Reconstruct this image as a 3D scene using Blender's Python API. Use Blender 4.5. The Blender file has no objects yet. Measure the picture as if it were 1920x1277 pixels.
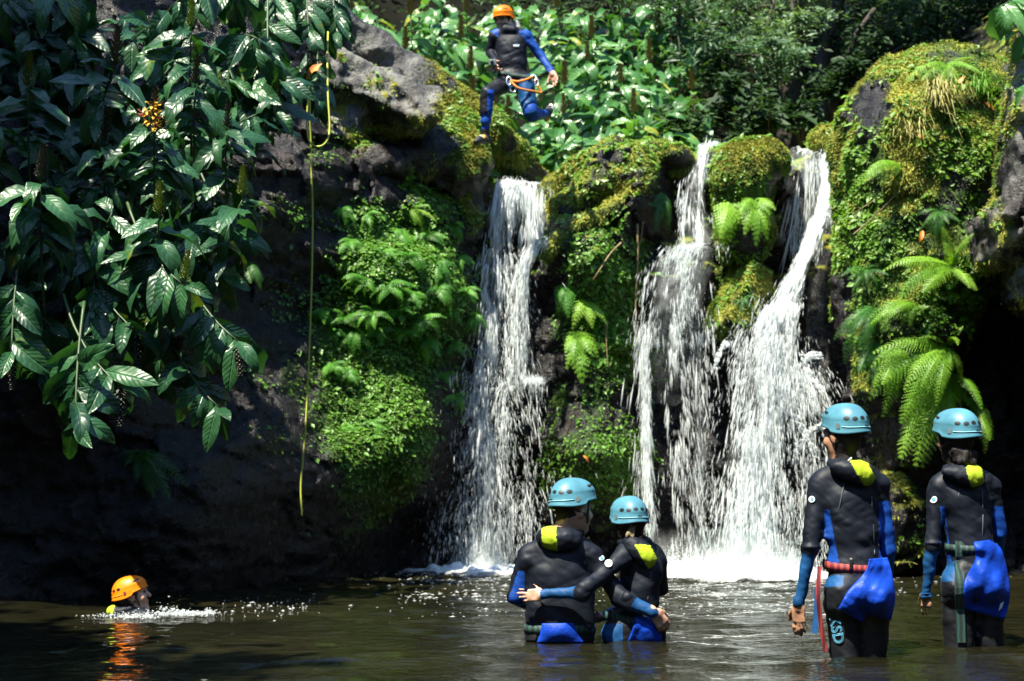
import bpy, math, random
import numpy as np
from mathutils import Vector, Matrix, Quaternion
R = math.radians
rng = np.random.default_rng(7)
random.seed(7)
scene = bpy.context.scene
COL = scene.collection

# ------------------------------------------------------------------ camera
FPX, W0, H0, HORIZON = 2667.0, 1920, 1277, 936.0      # focal length in photo pixels, photo size, horizon row
CAM_Z = 0.8
PITCH = math.atan((HORIZON - H0 / 2) / FPX)
cam_d = bpy.data.cameras.new('camera'); cam = bpy.data.objects.new('camera', cam_d); COL.objects.link(cam)
cam.location = (0, 0, CAM_Z); cam.rotation_euler = (math.pi / 2 + PITCH, 0, 0)
cam_d.sensor_width = 36; cam_d.lens = 36 * FPX / W0
cam_d.clip_start = 0.1; cam_d.clip_end = 400
cam_d.dof.use_dof = True; cam_d.dof.focus_distance = 8.4; cam_d.dof.aperture_fstop = 2.8
scene.camera = cam

# ------------------------------------------------------------------ sky, sun, exposure
SUN_EL, SUN_AZ = R(62), R(216)        # azimuth measured clockwise from +Y: high behind the camera, to its left
world = bpy.data.worlds.new('World'); scene.world = world; world.use_nodes = True
wn = world.node_tree; wn.nodes.clear()
wo = wn.nodes.new('ShaderNodeOutputWorld'); wb = wn.nodes.new('ShaderNodeBackground'); ws = wn.nodes.new('ShaderNodeTexSky')
ws.sky_type = 'NISHITA'; ws.sun_disc = False; ws.sun_elevation = SUN_EL; ws.sun_rotation = SUN_AZ
ws.ozone_density = 8.0; ws.air_density = 1.6; ws.dust_density = .3
wb.inputs[1].default_value = 0.10
wn.links.new(ws.outputs[0], wb.inputs[0]); wn.links.new(wb.outputs[0], wo.inputs[0])
sun_d = bpy.data.lights.new('sun', 'SUN'); sun = bpy.data.objects.new('sun', sun_d); COL.objects.link(sun)
sun_d.energy = 4.8; sun_d.angle = R(0.6); sun_d.color = (1.0, 0.94, 0.76)
sdir = Vector((math.sin(SUN_AZ) * math.cos(SUN_EL), math.cos(SUN_AZ) * math.cos(SUN_EL), math.sin(SUN_EL)))
sun.rotation_euler = sdir.to_track_quat('Z', 'Y').to_euler()
scene.view_settings.view_transform = 'Standard'; scene.view_settings.look = 'None'
scene.view_settings.exposure = 1.72; scene.view_settings.gamma = 1.0
scene.render.engine = 'CYCLES'
scene.cycles.use_denoising = True
scene.cycles.max_bounces = 6; scene.cycles.diffuse_bounces = 3; scene.cycles.glossy_bounces = 3
scene.cycles.transmission_bounces = 3; scene.cycles.transparent_max_bounces = 14
scene.cycles.caustics_reflective = False; scene.cycles.caustics_refractive = False
scene.cycles.sample_clamp_indirect = 4.0

# ------------------------------------------------------------------ helpers
CT, ST = math.cos(PITCH), math.sin(PITCH)
def P(px, py, Y):
    """world point seen at photo pixel (px, py), Y metres in front of the camera"""
    r, u = (px - W0 / 2) / FPX, (H0 / 2 - py) / FPX
    d = (r, CT - u * ST, ST + u * CT)
    s = Y / d[1]
    return Vector((d[0] * s, Y, CAM_Z + d[2] * s))
def PA(px, py, Y):
    px, py, Y = np.broadcast_arrays(np.asarray(px, float), np.asarray(py, float), np.asarray(Y, float))
    r, u = (px - W0 / 2) / FPX, (H0 / 2 - py) / FPX
    s = Y / (CT - u * ST)
    return np.stack([r * s, Y, CAM_Z + (ST + u * CT) * s], -1)
def proj(p):
    """photo pixels of world points (n,3): only used to look up where a plant or moss patch of the photo grows"""
    x, y, z = p[..., 0], p[..., 1], p[..., 2] - CAM_Z
    fw = y * CT + z * ST; up = -y * ST + z * CT
    return np.stack([W0 / 2 + FPX * x / fw, H0 / 2 - FPX * up / fw], -1)

_tab = np.random.default_rng(11).random(4096).astype(np.float32)
def _h(i, j, k, s):
    return _tab[((i * 73856093) ^ (j * 19349663) ^ (k * 83492791) ^ (s * 2654435)) & 4095]
def vnoise(x, y, z, s=0):
    xi, yi, zi = np.floor(x).astype(np.int64), np.floor(y).astype(np.int64), np.floor(z).astype(np.int64)
    fx, fy, fz = x - xi, y - yi, z - zi
    fx, fy, fz = (t * t * t * (t * (t * 6 - 15) + 10) for t in (fx, fy, fz))
    def L(a, b, t): return a + (b - a) * t
    x00 = L(_h(xi, yi, zi, s), _h(xi + 1, yi, zi, s), fx); x10 = L(_h(xi, yi + 1, zi, s), _h(xi + 1, yi + 1, zi, s), fx)
    x01 = L(_h(xi, yi, zi + 1, s), _h(xi + 1, yi, zi + 1, s), fx); x11 = L(_h(xi, yi + 1, zi + 1, s), _h(xi + 1, yi + 1, zi + 1, s), fx)
    return L(L(x00, x10, fy), L(x01, x11, fy), fz) * 2 - 1
def fbm(x, y, z, o=4, s=0, g=0.5):
    a, f, t = 1.0, 1.0, 0
    for i in range(o):
        t = t + a * vnoise(x * f + 17.3 * i, y * f - 9.1 * i, z * f + 4.7 * i, s + i); a *= g; f *= 2.03
    return t
def ridged(x, y, z, o=4, s=0):
    a, f, t = 1.0, 1.0, 0
    for i in range(o):
        t = t + a * (1 - 2 * np.abs(vnoise(x * f + 3.3 * i, y * f, z * f, s + i))); a *= 0.5; f *= 2.1
    return t
def blocks(x, y, z, cell, s=0, off=1.0, slope=0.5):
    """faceted blocks: every Voronoi cell has its own depth and tilt"""
    x, y, z = x / cell, y / cell, z / cell
    xi, yi, zi = (np.floor(t).astype(np.int64) for t in (x, y, z))
    best = np.full(x.shape, 9e9); val = np.zeros(x.shape)
    for dx in (-1, 0, 1):
        for dy in (-1, 0, 1):
            for dz in (-1, 0, 1):
                a, b, c = xi + dx, yi + dy, zi + dz
                ux, uy, uz = x - a - _h(a, b, c, s), y - b - _h(a, b, c, s + 1), z - c - _h(a, b, c, s + 2)
                d = ux * ux + uy * uy + uz * uz
                v = off * (_h(a, b, c, s + 3) - .5) + slope * ((_h(a, b, c, s + 4) - .5) * ux + (_h(a, b, c, s + 5) - .5) * uz + (_h(a, b, c, s + 6) - .5) * uy)
                m = d < best
                best = np.where(m, d, best); val = np.where(m, v, val)
    return val

def mesh_np(name, verts, faces, smooth=True):
    """mesh from arrays; faces (n,3) or (n,4), or a list of such arrays"""
    me = bpy.data.meshes.new(name)
    fl = faces if isinstance(faces, list) else [faces]
    fl = [np.asarray(f, np.int32) for f in fl if len(f)]
    verts = np.asarray(verts, np.float32)
    me.vertices.add(len(verts)); me.vertices.foreach_set('co', verts.ravel())
    tot = np.concatenate([np.full(len(f), f.shape[1], np.int32) for f in fl])
    idx = np.concatenate([f.ravel() for f in fl])
    me.loops.add(len(idx)); me.loops.foreach_set('vertex_index', idx)
    me.polygons.add(len(tot))
    me.polygons.foreach_set('loop_start', np.concatenate([[0], np.cumsum(tot)[:-1]]).astype(np.int32))
    me.update(calc_edges=True)
    me.polygons.foreach_set('use_smooth', np.full(len(me.polygons), smooth))
    return me
def attr(me, name, vals):
    a = me.attributes.new(name, 'FLOAT', 'POINT'); a.data.foreach_set('value', np.asarray(vals, np.float32))
def obj(name, me, mats=None, parent=None, loc=None):
    o = bpy.data.objects.new(name, me); COL.objects.link(o)
    if mats is not None and me is not None and not len(me.materials):
        for m in (mats if isinstance(mats, (list, tuple)) else [mats]): me.materials.append(m)
    if parent is not None: o.parent = parent
    if loc is not None: o.location = loc
    return o
def tag(o, label=None, cat=None, group=None, kind=None):
    if label: o['label'] = label
    if cat: o['category'] = cat
    if group: o['group'] = group
    if kind: o['kind'] = kind
    return o
def empty(name, loc, label, cat, group=None):
    o = bpy.data.objects.new(name, None); COL.objects.link(o); o.location = loc; o.empty_display_size = .05
    return tag(o, label, cat, group)
def grid_faces(nu, nv, wrap=False):
    i, j = np.meshgrid(np.arange(nu - 1), np.arange(nv if wrap else nv - 1), indexing='ij')
    a = i * nv + j; b = i * nv + (j + 1) % nv; c = (i + 1) * nv + (j + 1) % nv; d = (i + 1) * nv + j
    return np.stack([a, b, c, d], -1).reshape(-1, 4)
def tube(pts, rad, n=8, cap=True):
    """verts, faces of a tube along pts (k,3) with radii"""
    pts = np.asarray(pts, float); k = len(pts); rad = np.broadcast_to(np.asarray(rad, float), (k,))
    t = np.gradient(pts, axis=0); t /= np.linalg.norm(t, axis=1)[:, None] + 1e-9
    ref = np.array([0.13, 0.21, 0.97]) if abs(t[0][2]) < .9 else np.array([0.97, .13, .1])
    vs = []
    for i in range(k):
        u = np.cross(t[i], ref); u /= np.linalg.norm(u) + 1e-9; w = np.cross(t[i], u); ref = np.cross(u, t[i])
        a = np.arange(n) * 2 * np.pi / n
        vs.append(pts[i] + rad[i] * (np.cos(a)[:, None] * u + np.sin(a)[:, None] * w))
    v = np.concatenate(vs); f = grid_faces(k, n, True)
    fl = [f]
    if cap:
        fl.append(np.array([[0, j + 1, j] for j in range(1, n - 1)])); b = (k - 1) * n
        fl.append(np.array([[b, b + j, b + j + 1] for j in range(1, n - 1)]))
    return v, fl
def catmull(pts, n):
    """n points on a smooth curve through pts"""
    p = np.asarray([tuple(q) for q in pts], float); p = np.vstack([2 * p[0] - p[1], p, 2 * p[-1] - p[-2]])
    m = len(p) - 3; u = np.linspace(0, m - 1e-6, n); i = u.astype(int); t = (u - i)[:, None]
    a, b, c, d = p[i], p[i + 1], p[i + 2], p[i + 3]
    return .5 * (2 * b + (c - a) * t + (2 * a - 5 * b + 4 * c - d) * t * t + (3 * b - a - 3 * c + d) * t ** 3)
def merge(parts):
    """[(verts, faces or list of faces)] -> verts, faces list by polygon size"""
    vs, by, o = [], {}, 0
    for v, f in parts:
        v = np.asarray(v, float); vs.append(v)
        for g in (f if isinstance(f, list) else [f]):
            g = np.asarray(g)
            if len(g): by.setdefault(g.shape[1], []).append(g + o)
        o += len(v)
    return np.concatenate(vs), [np.concatenate(x) for x in by.values()]
def basis(o, x, y, z, s=1.0):
    m = Matrix.Identity(4)
    for i in range(3): m[i][0], m[i][1], m[i][2], m[i][3] = x[i] * s, y[i] * s, z[i] * s, o[i]
    return m
def frame_matrix(origin, ydir, up, s=1.0, sx=None):
    y = Vector(ydir).normalized(); x = y.cross(Vector(up))
    x = x.normalized() if x.length > 1e-5 else Vector((1, 0, 0)); z = x.cross(y)
    m = basis(origin, x * ((sx or s) / s), y, z, s)
    return m

# ------------------------------------------------------------------ implicit surfaces (rocks, bodies)
class Sdf:
    def __init__(self, res, near=.2): self.res, self.pr, self.near = res, [], near
    def cone(self, a, b, ra, rb, lab=0, k=.02):            # tapered capsule
        self.pr.append(('c', np.array(a, float), np.array(b, float), ra, rb, lab, k)); return self
    def ell(self, c, r, rot=None, lab=0, k=.02):             # ellipsoid, rot: 3x3 (columns = axes)
        self.pr.append(('e', np.array(c, float), np.array(r, float), np.eye(3) if rot is None else np.array(rot, float), 0, lab, k)); return self
    def box(self, c, r, rot=None, rd=.1, lab=0, k=.02):      # rounded box, half sizes r
        self.pr.append(('b', np.array(c, float), np.array(r, float), np.eye(3) if rot is None else np.array(rot, float), rd, lab, k)); return self
    def d1(self, pr, p):
        t = pr[0]
        if t == 'c':
            a, b, ra, rb = pr[1:5]; ba = b - a; l2 = max(ba @ ba, 1e-9)
            h = np.clip(((p - a) @ ba) / l2, 0, 1)
            return np.sqrt((((p - a) - h[..., None] * ba) ** 2).sum(-1)) - (ra + (rb - ra) * h)
        q = (p - pr[1]) @ pr[3]
        if t == 'e':
            k0 = np.sqrt(((q / pr[2]) ** 2).sum(-1)); k1 = np.sqrt(((q / pr[2] ** 2) ** 2).sum(-1)) + 1e-9
            return k0 * (k0 - 1) / k1
        q = np.abs(q) - (pr[2] - pr[4])
        return np.sqrt((np.maximum(q, 0) ** 2).sum(-1)) + np.minimum(q.max(-1), 0) - pr[4]
    def box_of(self, pr):
        if pr[0] == 'c': r = max(pr[3], pr[4]); return np.minimum(pr[1], pr[2]) - r, np.maximum(pr[1], pr[2]) + r
        e = np.abs(pr[3]) @ pr[2]; return pr[1] - e, pr[1] + e
    def mesh(self, name, disp=None, zmin=None, pad=.06):
        bb = [self.box_of(q) for q in self.pr]
        lo = np.min([b[0] for b in bb], 0) - pad; hi = np.max([b[1] for b in bb], 0) + pad
        if zmin is not None: lo[2] = max(lo[2], zmin)
        n = np.ceil((hi - lo) / self.res).astype(int) + 1
        ax = [(lo[i] + np.arange(n[i]) * self.res) for i in range(3)]
        F = np.full(n, .5, np.float32)
        for q, (l, h) in zip(self.pr, bb):
            m = q[6] * 1.5 + self.res * 3 + (pad if disp else 0)
            a = np.clip(((l - m - lo) / self.res).astype(int), 0, n - 1); b = np.clip(((h + m - lo) / self.res).astype(int) + 2, 1, n)
            if (b <= a).any(): continue
            sl = tuple(slice(a[i], b[i]) for i in range(3))
            g = np.stack(np.meshgrid(*[ax[i][a[i]:b[i]] for i in range(3)], indexing='ij'), -1)
            d = self.d1(q, g); f = F[sl]; k = max(q[6], 1e-4)
            hh = np.maximum(k - np.abs(d - f), 0) / k
            F[sl] = np.minimum(d, f) - hh * hh * k * .25
        if disp is not None:
            near = np.abs(F) < self.near
            ii = np.argwhere(near); p = lo + ii * self.res
            F[near] += disp(p).astype(np.float32)
        F[0] = F[-1] = .5; F[:, 0] = F[:, -1] = .5; F[:, :, -1] = .5
        if zmin is None: F[:, :, 0] = .5
        v, f = surface_nets(F)
        v = lo + v * self.res
        me = mesh_np(name, v, f)
        return me, v, f
    def labels(self, v, bias=None):
        best = np.full(len(v), 9e9); lab = np.zeros(len(v), int)
        for q in self.pr:
            d = self.d1(q, v); m = d < best; best[m] = d[m]; lab[m] = q[5]
        return lab
def surface_nets(F):
    S = F < 0
    n = np.array(F.shape) - 1
    c = np.zeros(n, np.int8)
    for i in (0, 1):
        for j in (0, 1):
            for k in (0, 1): c += S[i:i + n[0], j:j + n[1], k:k + n[2]]
    act = (c > 0) & (c < 8)
    idx = np.argwhere(act); ids = np.full(n, -1, np.int64); ids[act] = np.arange(len(idx))
    acc = np.zeros((len(idx), 3)); cnt = np.zeros(len(idx))
    for ax in range(3):
        o1, o2 = [a for a in range(3) if a != ax]
        for a in (0, 1):
            for b in (0, 1):
                off = np.zeros(3, int); off[o1] = a; off[o2] = b
                p0 = idx + off; p1 = p0.copy(); p1[:, ax] += 1
                f0 = F[tuple(p0.T)]; f1 = F[tuple(p1.T)]
                m = (f0 < 0) != (f1 < 0)
                t = f0[m] / (f0[m] - f1[m])
                q = off + np.zeros((m.sum(), 3)); q[:, ax] += t
                acc[m] += q; cnt[m] += 1
    v = idx + acc / cnt[:, None]
    faces = []
    for ax in range(3):
        o1, o2 = [(1, 2), (2, 0), (0, 1)][ax]
        sl0 = [slice(None)] * 3; sl1 = [slice(None)] * 3; sl0[ax] = slice(0, -1); sl1[ax] = slice(1, None)
        A, B = S[tuple(sl0)], S[tuple(sl1)]
        e = np.argwhere(A != B)
        e = e[(e[:, o1] > 0) & (e[:, o2] > 0) & (e[:, o1] < F.shape[o1] - 1) & (e[:, o2] < F.shape[o2] - 1)]
        if not len(e): continue
        flip = ~A[tuple(e.T)]
        def at(d1, d2):
            q = e.copy(); q[:, o1] += d1; q[:, o2] += d2; return ids[tuple(q.T)]
        q = np.stack([at(-1, -1), at(0, -1), at(0, 0), at(-1, 0)], 1)
        q[flip] = q[flip][:, ::-1]
        faces.append(q)
    f = np.concatenate(faces)
    return v, f[(f >= 0).all(1)]
def vnormals(v, f):
    n = np.zeros_like(v)
    if f.shape[1] == 4: fn = np.cross(v[f[:, 2]] - v[f[:, 0]], v[f[:, 3]] - v[f[:, 1]])
    else: fn = np.cross(v[f[:, 1]] - v[f[:, 0]], v[f[:, 2]] - v[f[:, 0]])
    for i in range(f.shape[1]):
        for c in range(3): n[:, c] += np.bincount(f[:, i], fn[:, c], len(v))
    return n / (np.linalg.norm(n, axis=1)[:, None] + 1e-12)

# ------------------------------------------------------------------ materials
class NT:
    def __init__(self, name):
        self.m = bpy.data.materials.new(name); self.m.use_nodes = True; self.t = self.m.node_tree; self.t.nodes.clear()
        self.out = self.t.nodes.new('ShaderNodeOutputMaterial')
    def n(self, typ, **kw):
        x = self.t.nodes.new('ShaderNode' + typ)
        for k, v in kw.items():
            if k.startswith('_'): setattr(x, k[1:], v)
            else: self.set(x.inputs[int(k[1:]) if k[0] == 'i' and k[1:].isdigit() else k.replace('__', ' ')], v)
        return x
    def set(self, s, v):
        if hasattr(v, 'links') or isinstance(v, bpy.types.NodeSocket): self.t.links.new(v, s)
        elif isinstance(v, bpy.types.Node): self.t.links.new(v.outputs[0], s)
        else: s.default_value = (*v, 1.0) if isinstance(v, (tuple, list)) and len(v) == 3 and s.type == 'RGBA' else v
    def coord(self, scale=(1, 1, 1), obj=True):
        tc = self.n('TexCoord'); mp = self.n('Mapping'); self.set(mp.inputs[0], tc.outputs['Object' if obj else 'Generated']); mp.inputs['Scale'].default_value = scale
        return mp.outputs[0]
    def noise(self, vec, scale, detail=4, rough=.55, dist=0):
        x = self.n('TexNoise', Scale=scale, Detail=detail, Roughness=rough, Distortion=dist)
        if vec is not None: self.set(x.inputs['Vector'], vec)
        return x.outputs[0]
    def ramp(self, fac, stops):
        x = self.n('ValToRGB'); e = x.color_ramp.elements
        while len(e) < len(stops): e.new(.5)
        for q, (p, c) in zip(e, stops): q.position = p; q.color = (*c, 1) if isinstance(c, (tuple, list)) else (c, c, c, 1)
        self.set(x.inputs[0], fac); return x.outputs[0]
    def mix(self, fac, a, b, mode='MIX'):
        x = self.n('Mix', _data_type='RGBA', _blend_type=mode)
        self.set(x.inputs[0], fac); self.set(x.inputs[6], a); self.set(x.inputs[7], b); return x.outputs[2]
    def math(self, op, a, b=0.0, clamp=False):
        x = self.n('Math', _operation=op, _use_clamp=clamp); self.set(x.inputs[0], a); self.set(x.inputs[1], b); return x.outputs[0]
    def attr(self, name):
        x = self.n('Attribute'); x.attribute_name = name; return x.outputs['Fac']
    def rand(self): return self.n('ObjectInfo').outputs['Random']
    def bump(self, h, strength=.4, dist=.02, normal=None):
        x = self.n('Bump', Strength=strength, Distance=dist, Height=h)
        if normal is not None: self.set(x.inputs['Normal'], normal)
        return x.outputs[0]
    def pbsdf(self, **kw):
        x = self.n('BsdfPrincipled')
        for k, v in kw.items(): self.set(x.inputs[k.replace('__', ' ')], v)
        return x
    def done(self, sh):
        self.t.links.new(sh.outputs[0] if isinstance(sh, bpy.types.Node) else sh, self.out.inputs[0]); return self.m
def simple(name, col, rough=.5, var=.15, scale=30, spec=.5, bump=0, **kw):
    t = NT(name); c = t.coord(); nz = t.noise(c, scale)
    a = tuple(x * (1 - var) for x in col); b = tuple(min(1, x * (1 + var)) for x in col)
    p = t.pbsdf(Base__Color=t.ramp(nz, [(.3, a), (.7, b)]), Roughness=rough, **kw)
    t.set(p.inputs['Specular IOR Level'], spec)
    if bump: t.set(p.inputs['Normal'], t.bump(nz, bump, .01))
    return t.done(p)
def m_rock():
    t = NT('wet_rock'); c = t.coord()
    n1 = t.noise(c, 1.3, 6, .62); n2 = t.noise(c, 9, 6, .65); n3 = t.noise(c, 42, 4, .6)
    col = t.ramp(n2, [(.25, (.003, .003, .004)), (.5, (.009, .0082, .0092)), (.75, (.030, .027, .028))])
    warm = t.ramp(n1, [(.4, (.75, .8, .95)), (.65, (1.25, .95, .85))])
    col = t.mix(1.0, col, warm, 'MULTIPLY')
    dry = t.attr('dry')  # pale grey rock; on the slab partly sunlight put into the colour
    col = t.mix(dry, col, t.ramp(n2, [(.25, (.06, .06, .06)), (.5, (.2, .195, .18)), (.75, (.36, .35, .32))]))
    mo = t.attr('moss')
    fac = t.math('MULTIPLY_ADD', t.math('ADD', mo, t.math('MULTIPLY', t.math('SUBTRACT', n2, .5), 1.1)), 3.0); fac.node.inputs[2].default_value = -1.0; fac.node.use_clamp = True
    my = t.attr('mossy')  # share of golden moss; on the tops it also carries painted sun
    g = t.ramp(n3, [(.25, (.014, .038, .005)), (.6, (.04, .10, .010)), (.85, (.08, .16, .016))])
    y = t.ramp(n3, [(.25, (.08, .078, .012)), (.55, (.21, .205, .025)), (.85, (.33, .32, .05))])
    col2 = t.mix(fac, col, t.mix(my, g, y))
    h = t.math('ADD', t.math('MULTIPLY', n2, 1.0), t.math('MULTIPLY', n3, .5))
    ro = t.math('MULTIPLY_ADD', n2, .36); ro.node.inputs[2].default_value = .10
    ro = t.math('MAXIMUM', ro, t.math('MULTIPLY', fac, .9))
    p = t.pbsdf(Base__Color=col2, Roughness=ro, Normal=t.bump(h, .9, .045)); t.set(p.inputs['Specular IOR Level'], .3)
    return t.done(p)
def m_leaf(name, dark, light, rough, trans=.3, veins=True, spec=.5, vs=1.0):
    t = NT(name); c = t.coord(); r = t.rand()
    n1 = t.noise(c, 6, 3)
    f = t.math('ADD', t.math('MULTIPLY', r, .75), t.math('MULTIPLY', n1, .5)); 
    col = t.ramp(f, [(.25, dark), (.95, light)]) if not veins else t.ramp(f, [(.25, dark), (.985, light), (1.0, (light[0] * 3.2, light[1] * 1.3, light[2] * .6))])
    kw = {}
    if veins:
        # side veins run obliquely from the midrib (local x across, y along)
        sx = t.n('SeparateXYZ'); t.set(sx.inputs[0], t.n('TexCoord').outputs['Object'])
        ax = t.math('ABSOLUTE', sx.outputs[0]); u = t.math('SUBTRACT', sx.outputs[1], t.math('MULTIPLY', ax, 1.2))
        w = t.math('SINE', t.math('MULTIPLY', u, 62.0 * vs))
        mid = t.ramp(ax, [(0.0, 1.0), (.018, 0.0)])
        h = t.math('ADD', t.math('MULTIPLY', w, .10), t.math('MULTIPLY', t.noise(c, 3.2, 1), 2.2))
        h = t.math('SUBTRACT', h, t.math('MULTIPLY', mid, .8))
        kw['Normal'] = t.bump(h, .38, .02)
        col = t.mix(t.math('MULTIPLY', mid, .2), col, tuple(min(1, x * 1.8) for x in light))
    p = t.pbsdf(Base__Color=col, Roughness=rough, **kw); t.set(p.inputs['Specular IOR Level'], spec)
    tr = t.n('BsdfTranslucent', Color=t.mix(1.0, col, (1.5, 1.6, .5), 'MULTIPLY'))
    mx = t.n('MixShader', i0=trans); t.set(mx.inputs[1], p.outputs[0]); t.set(mx.inputs[2], tr.outputs[0])
    return t.done(mx)
def m_water():
    t = NT('pool_water'); c = t.coord()
    n1 = t.noise(t.coord((1.0, 2.2, 1)), 4.5, 4, .55); n2 = t.noise(t.coord((1, 2, 1)), 20, 3, .5)
    h = t.math('ADD', n1, t.math('MULTIPLY', n2, .25))
    col = t.ramp(t.noise(c, .5, 3), [(.3, (.005, .0052, .0026)), (.7, (.012, .0112, .0046))])
    p = t.pbsdf(Base__Color=col, Roughness=.03, IOR=1.33, Normal=t.bump(h, .75, .035))
    return t.done(p)
def m_white():
    t = NT('white_water'); c = t.coord()
    p = t.pbsdf(Base__Color=(.84, .87, .88), Roughness=.3); t.set(p.inputs['Specular IOR Level'], .6)
    tr = t.n('BsdfTranslucent', Color=(.82, .86, .9)); mx = t.n('MixShader', i0=.35)
    t.set(mx.inputs[1], p.outputs[0]); t.set(mx.inputs[2], tr.outputs[0])
    cl = t.n('BsdfTransparent', Color=(.95, .97, .98)); m2 = t.n('MixShader', i0=.5); t.set(m2.inputs[1], mx.outputs[0]); t.set(m2.inputs[2], cl.outputs[0])
    return t.done(m2)
def m_clear():
    t = NT('thin_water')
    g = t.pbsdf(Base__Color=(.75, .82, .85), Roughness=.12); tr = t.n('BsdfTransparent', Color=(.93, .96, .97))
    nz = t.noise(t.coord((9, 9, 1.1)), 1.0, 4, .6)
    f = t.ramp(nz, [(.45, .0), (.62, .75)])
    mx = t.n('MixShader'); t.set(mx.inputs[0], f); t.set(mx.inputs[1], tr.outputs[0]); t.set(mx.inputs[2], g.outputs[0])
    return t.done(mx)
M = {}
M['rock'] = m_rock(); M['water'] = m_water(); M['white'] = m_white()
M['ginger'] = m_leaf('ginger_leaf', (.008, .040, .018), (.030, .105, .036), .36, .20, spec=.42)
M['ginger_sun'] = m_leaf('ginger_leaf_sunlit', (.030, .11, .028), (.095, .23, .06), .33, .28)  # sunlit copy of the ginger leaf, sun put into its paler colour
M['fern'] = m_leaf('fern_leaf', (.10, .25, .012), (.23, .42, .04), .5, .4, False)
M['fern_dark'] = m_leaf('fern_leaf_dark', (.025, .11, .015), (.06, .19, .03), .5, .35, False)
M['maiden'] = m_leaf('maidenhair_leaf', (.045, .18, .018), (.13, .35, .035), .5, .4, False)
M['tree_leaf'] = m_leaf('tree_leaf', (.010, .03, .010), (.045, .09, .032), .55, .25, False, spec=.2)
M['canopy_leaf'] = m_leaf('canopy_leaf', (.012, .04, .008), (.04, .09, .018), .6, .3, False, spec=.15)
M['cover'] = m_leaf('cover_leaf', (.04, .15, .015), (.13, .28, .025), .45, .35, False)
M['grey_leaf'] = m_leaf('grey_green_leaf', (.05, .11, .05), (.15, .24, .13), .45, .3, False)
M['moss'] = simple('moss_fuzz', (.065, .13, .012), .9, .5, 3)
M['moss_y'] = simple('moss_fuzz_gold', (.27, .275, .04), .9, .4, 3)  # golden moss, its sunlit brightness put into the colour
M['stem'] = simple('green_stem', (.025, .055, .014), .5, .3, 8)
M['bark'] = simple('dark_bark', (.035, .028, .022), .85, .4, 12, bump=.6)
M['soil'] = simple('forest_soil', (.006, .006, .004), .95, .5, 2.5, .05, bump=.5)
# ================================================================== large structure
# ---- cliff: one rock face, its depth shaped by bulges, channels and undercuts
CP = []
def col(px, rows):
    for py, Y in rows: CP.append((px, py, Y))
col(-500, [(1130, 10.2), (700, 10.2), (200, 10.6), (-400, 11.5)])
col(-150, [(1130, 11.2), (700, 11.0), (200, 11.3), (-400, 12)])
col(60, [(1130, 11.6), (900, 11.6), (500, 11.6), (100, 12), (-300, 12.6)])
col(220, [(1112, 12.1), (900, 11.9), (600, 12.2), (200, 12.6), (-200, 13.2)])
col(400, [(1105, 12.8), (960, 12.4), (800, 12.9), (500, 13.2), (200, 13.6), (-100, 14.2)])
col(540, [(1088, 13.9), (980, 13.5), (880, 13.3), (760, 13.7), (600, 14.2), (450, 14.1), (300, 14.0), (150, 14.6)])
col(640, [(1085, 14.7), (1000, 14.3), (880, 13.8), (780, 14.3), (650, 14.6), (500, 14.5), (380, 14.6), (290, 14.5), (200, 15)])
col(760, [(1075, 15.9), (990, 15.8), (900, 14.7), (780, 14.6), (660, 14.9), (560, 14.55), (430, 14.95), (320, 15.5), (240, 16.0)])
col(860, [(1070, 16.2), (960, 16.0), (830, 15.6), (700, 15.6), (560, 15.2), (430, 15.4), (310, 16.0)])
col(930, [(1068, 16.6), (900, 16.5), (700, 16.4), (500, 16.5), (345, 16.4)])
col(995, [(1068, 16.6), (900, 16.5), (715, 16.1), (600, 16.5), (460, 16.2), (345, 16.4)])
col(1045, [(1068, 16.4), (930, 16.1), (850, 15.8), (740, 16.1), (560, 16.1), (455, 15.5), (390, 15.9), (325, 16.2)])
col(1130, [(1068, 16.4), (950, 16.1), (850, 15.4), (780, 15.8), (650, 15.7), (500, 15.4), (400, 15.6), (290, 15.8)])
col(1215, [(1068, 16.5), (900, 16.3), (740, 16.3), (600, 16.2), (480, 16.0), (350, 15.7), (280, 15.9)])
col(1285, [(1068, 16.5), (800, 16.5), (640, 16.2), (540, 15.8), (470, 16.0), (425, 16.5), (350, 16.6), (290, 16.5)])
col(1345, [(1068, 16.5), (800, 16.5), (630, 16.2), (540, 16.0), (470, 16.2), (400, 16.1), (330, 15.9), (280, 16.0)])
col(1400, [(1068, 16.5), (800, 16.6), (650, 16.5), (560, 16.3), (480, 16.5), (400, 15.6), (320, 15.5), (272, 15.8)])
col(1465, [(1068, 16.5), (700, 16.6), (500, 16.5), (400, 16.1), (300, 16.0)])
col(1530, [(1068, 16.5), (700, 16.5), (450, 16.6), (350, 16.5), (290, 16.4)])
col(1620, [(1068, 15.7), (800, 15.6), (500, 15.6), (280, 15.8)])
col(1900, [(1075, 15.2), (700, 15.2), (300, 15.2), (-100, 15.5)])
col(2300, [(1080, 13.8), (700, 13.8), (300, 13.8), (-200, 14)])
col(2800, [(1100, 11), (500, 11), (-300, 11)])
CP = np.array(CP, float); CW = PA(CP[:, 0], CP[:, 1], CP[:, 2])
def _tps(a, b):
    d2 = ((a[:, None, :] - b[None]) ** 2).sum(-1); return .5 * d2 * np.log(d2 + 1e-9)
_c = CW[:, [0, 2]]; _n = len(_c)
_A = np.zeros((_n + 3, _n + 3)); _A[:_n, :_n] = _tps(_c, _c) + np.eye(_n) * .01
_A[:_n, _n:] = np.c_[np.ones(_n), _c]; _A[_n:, :_n] = _A[:_n, _n:].T
_w = np.linalg.solve(_A, np.r_[CW[:, 1], 0, 0, 0])
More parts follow.
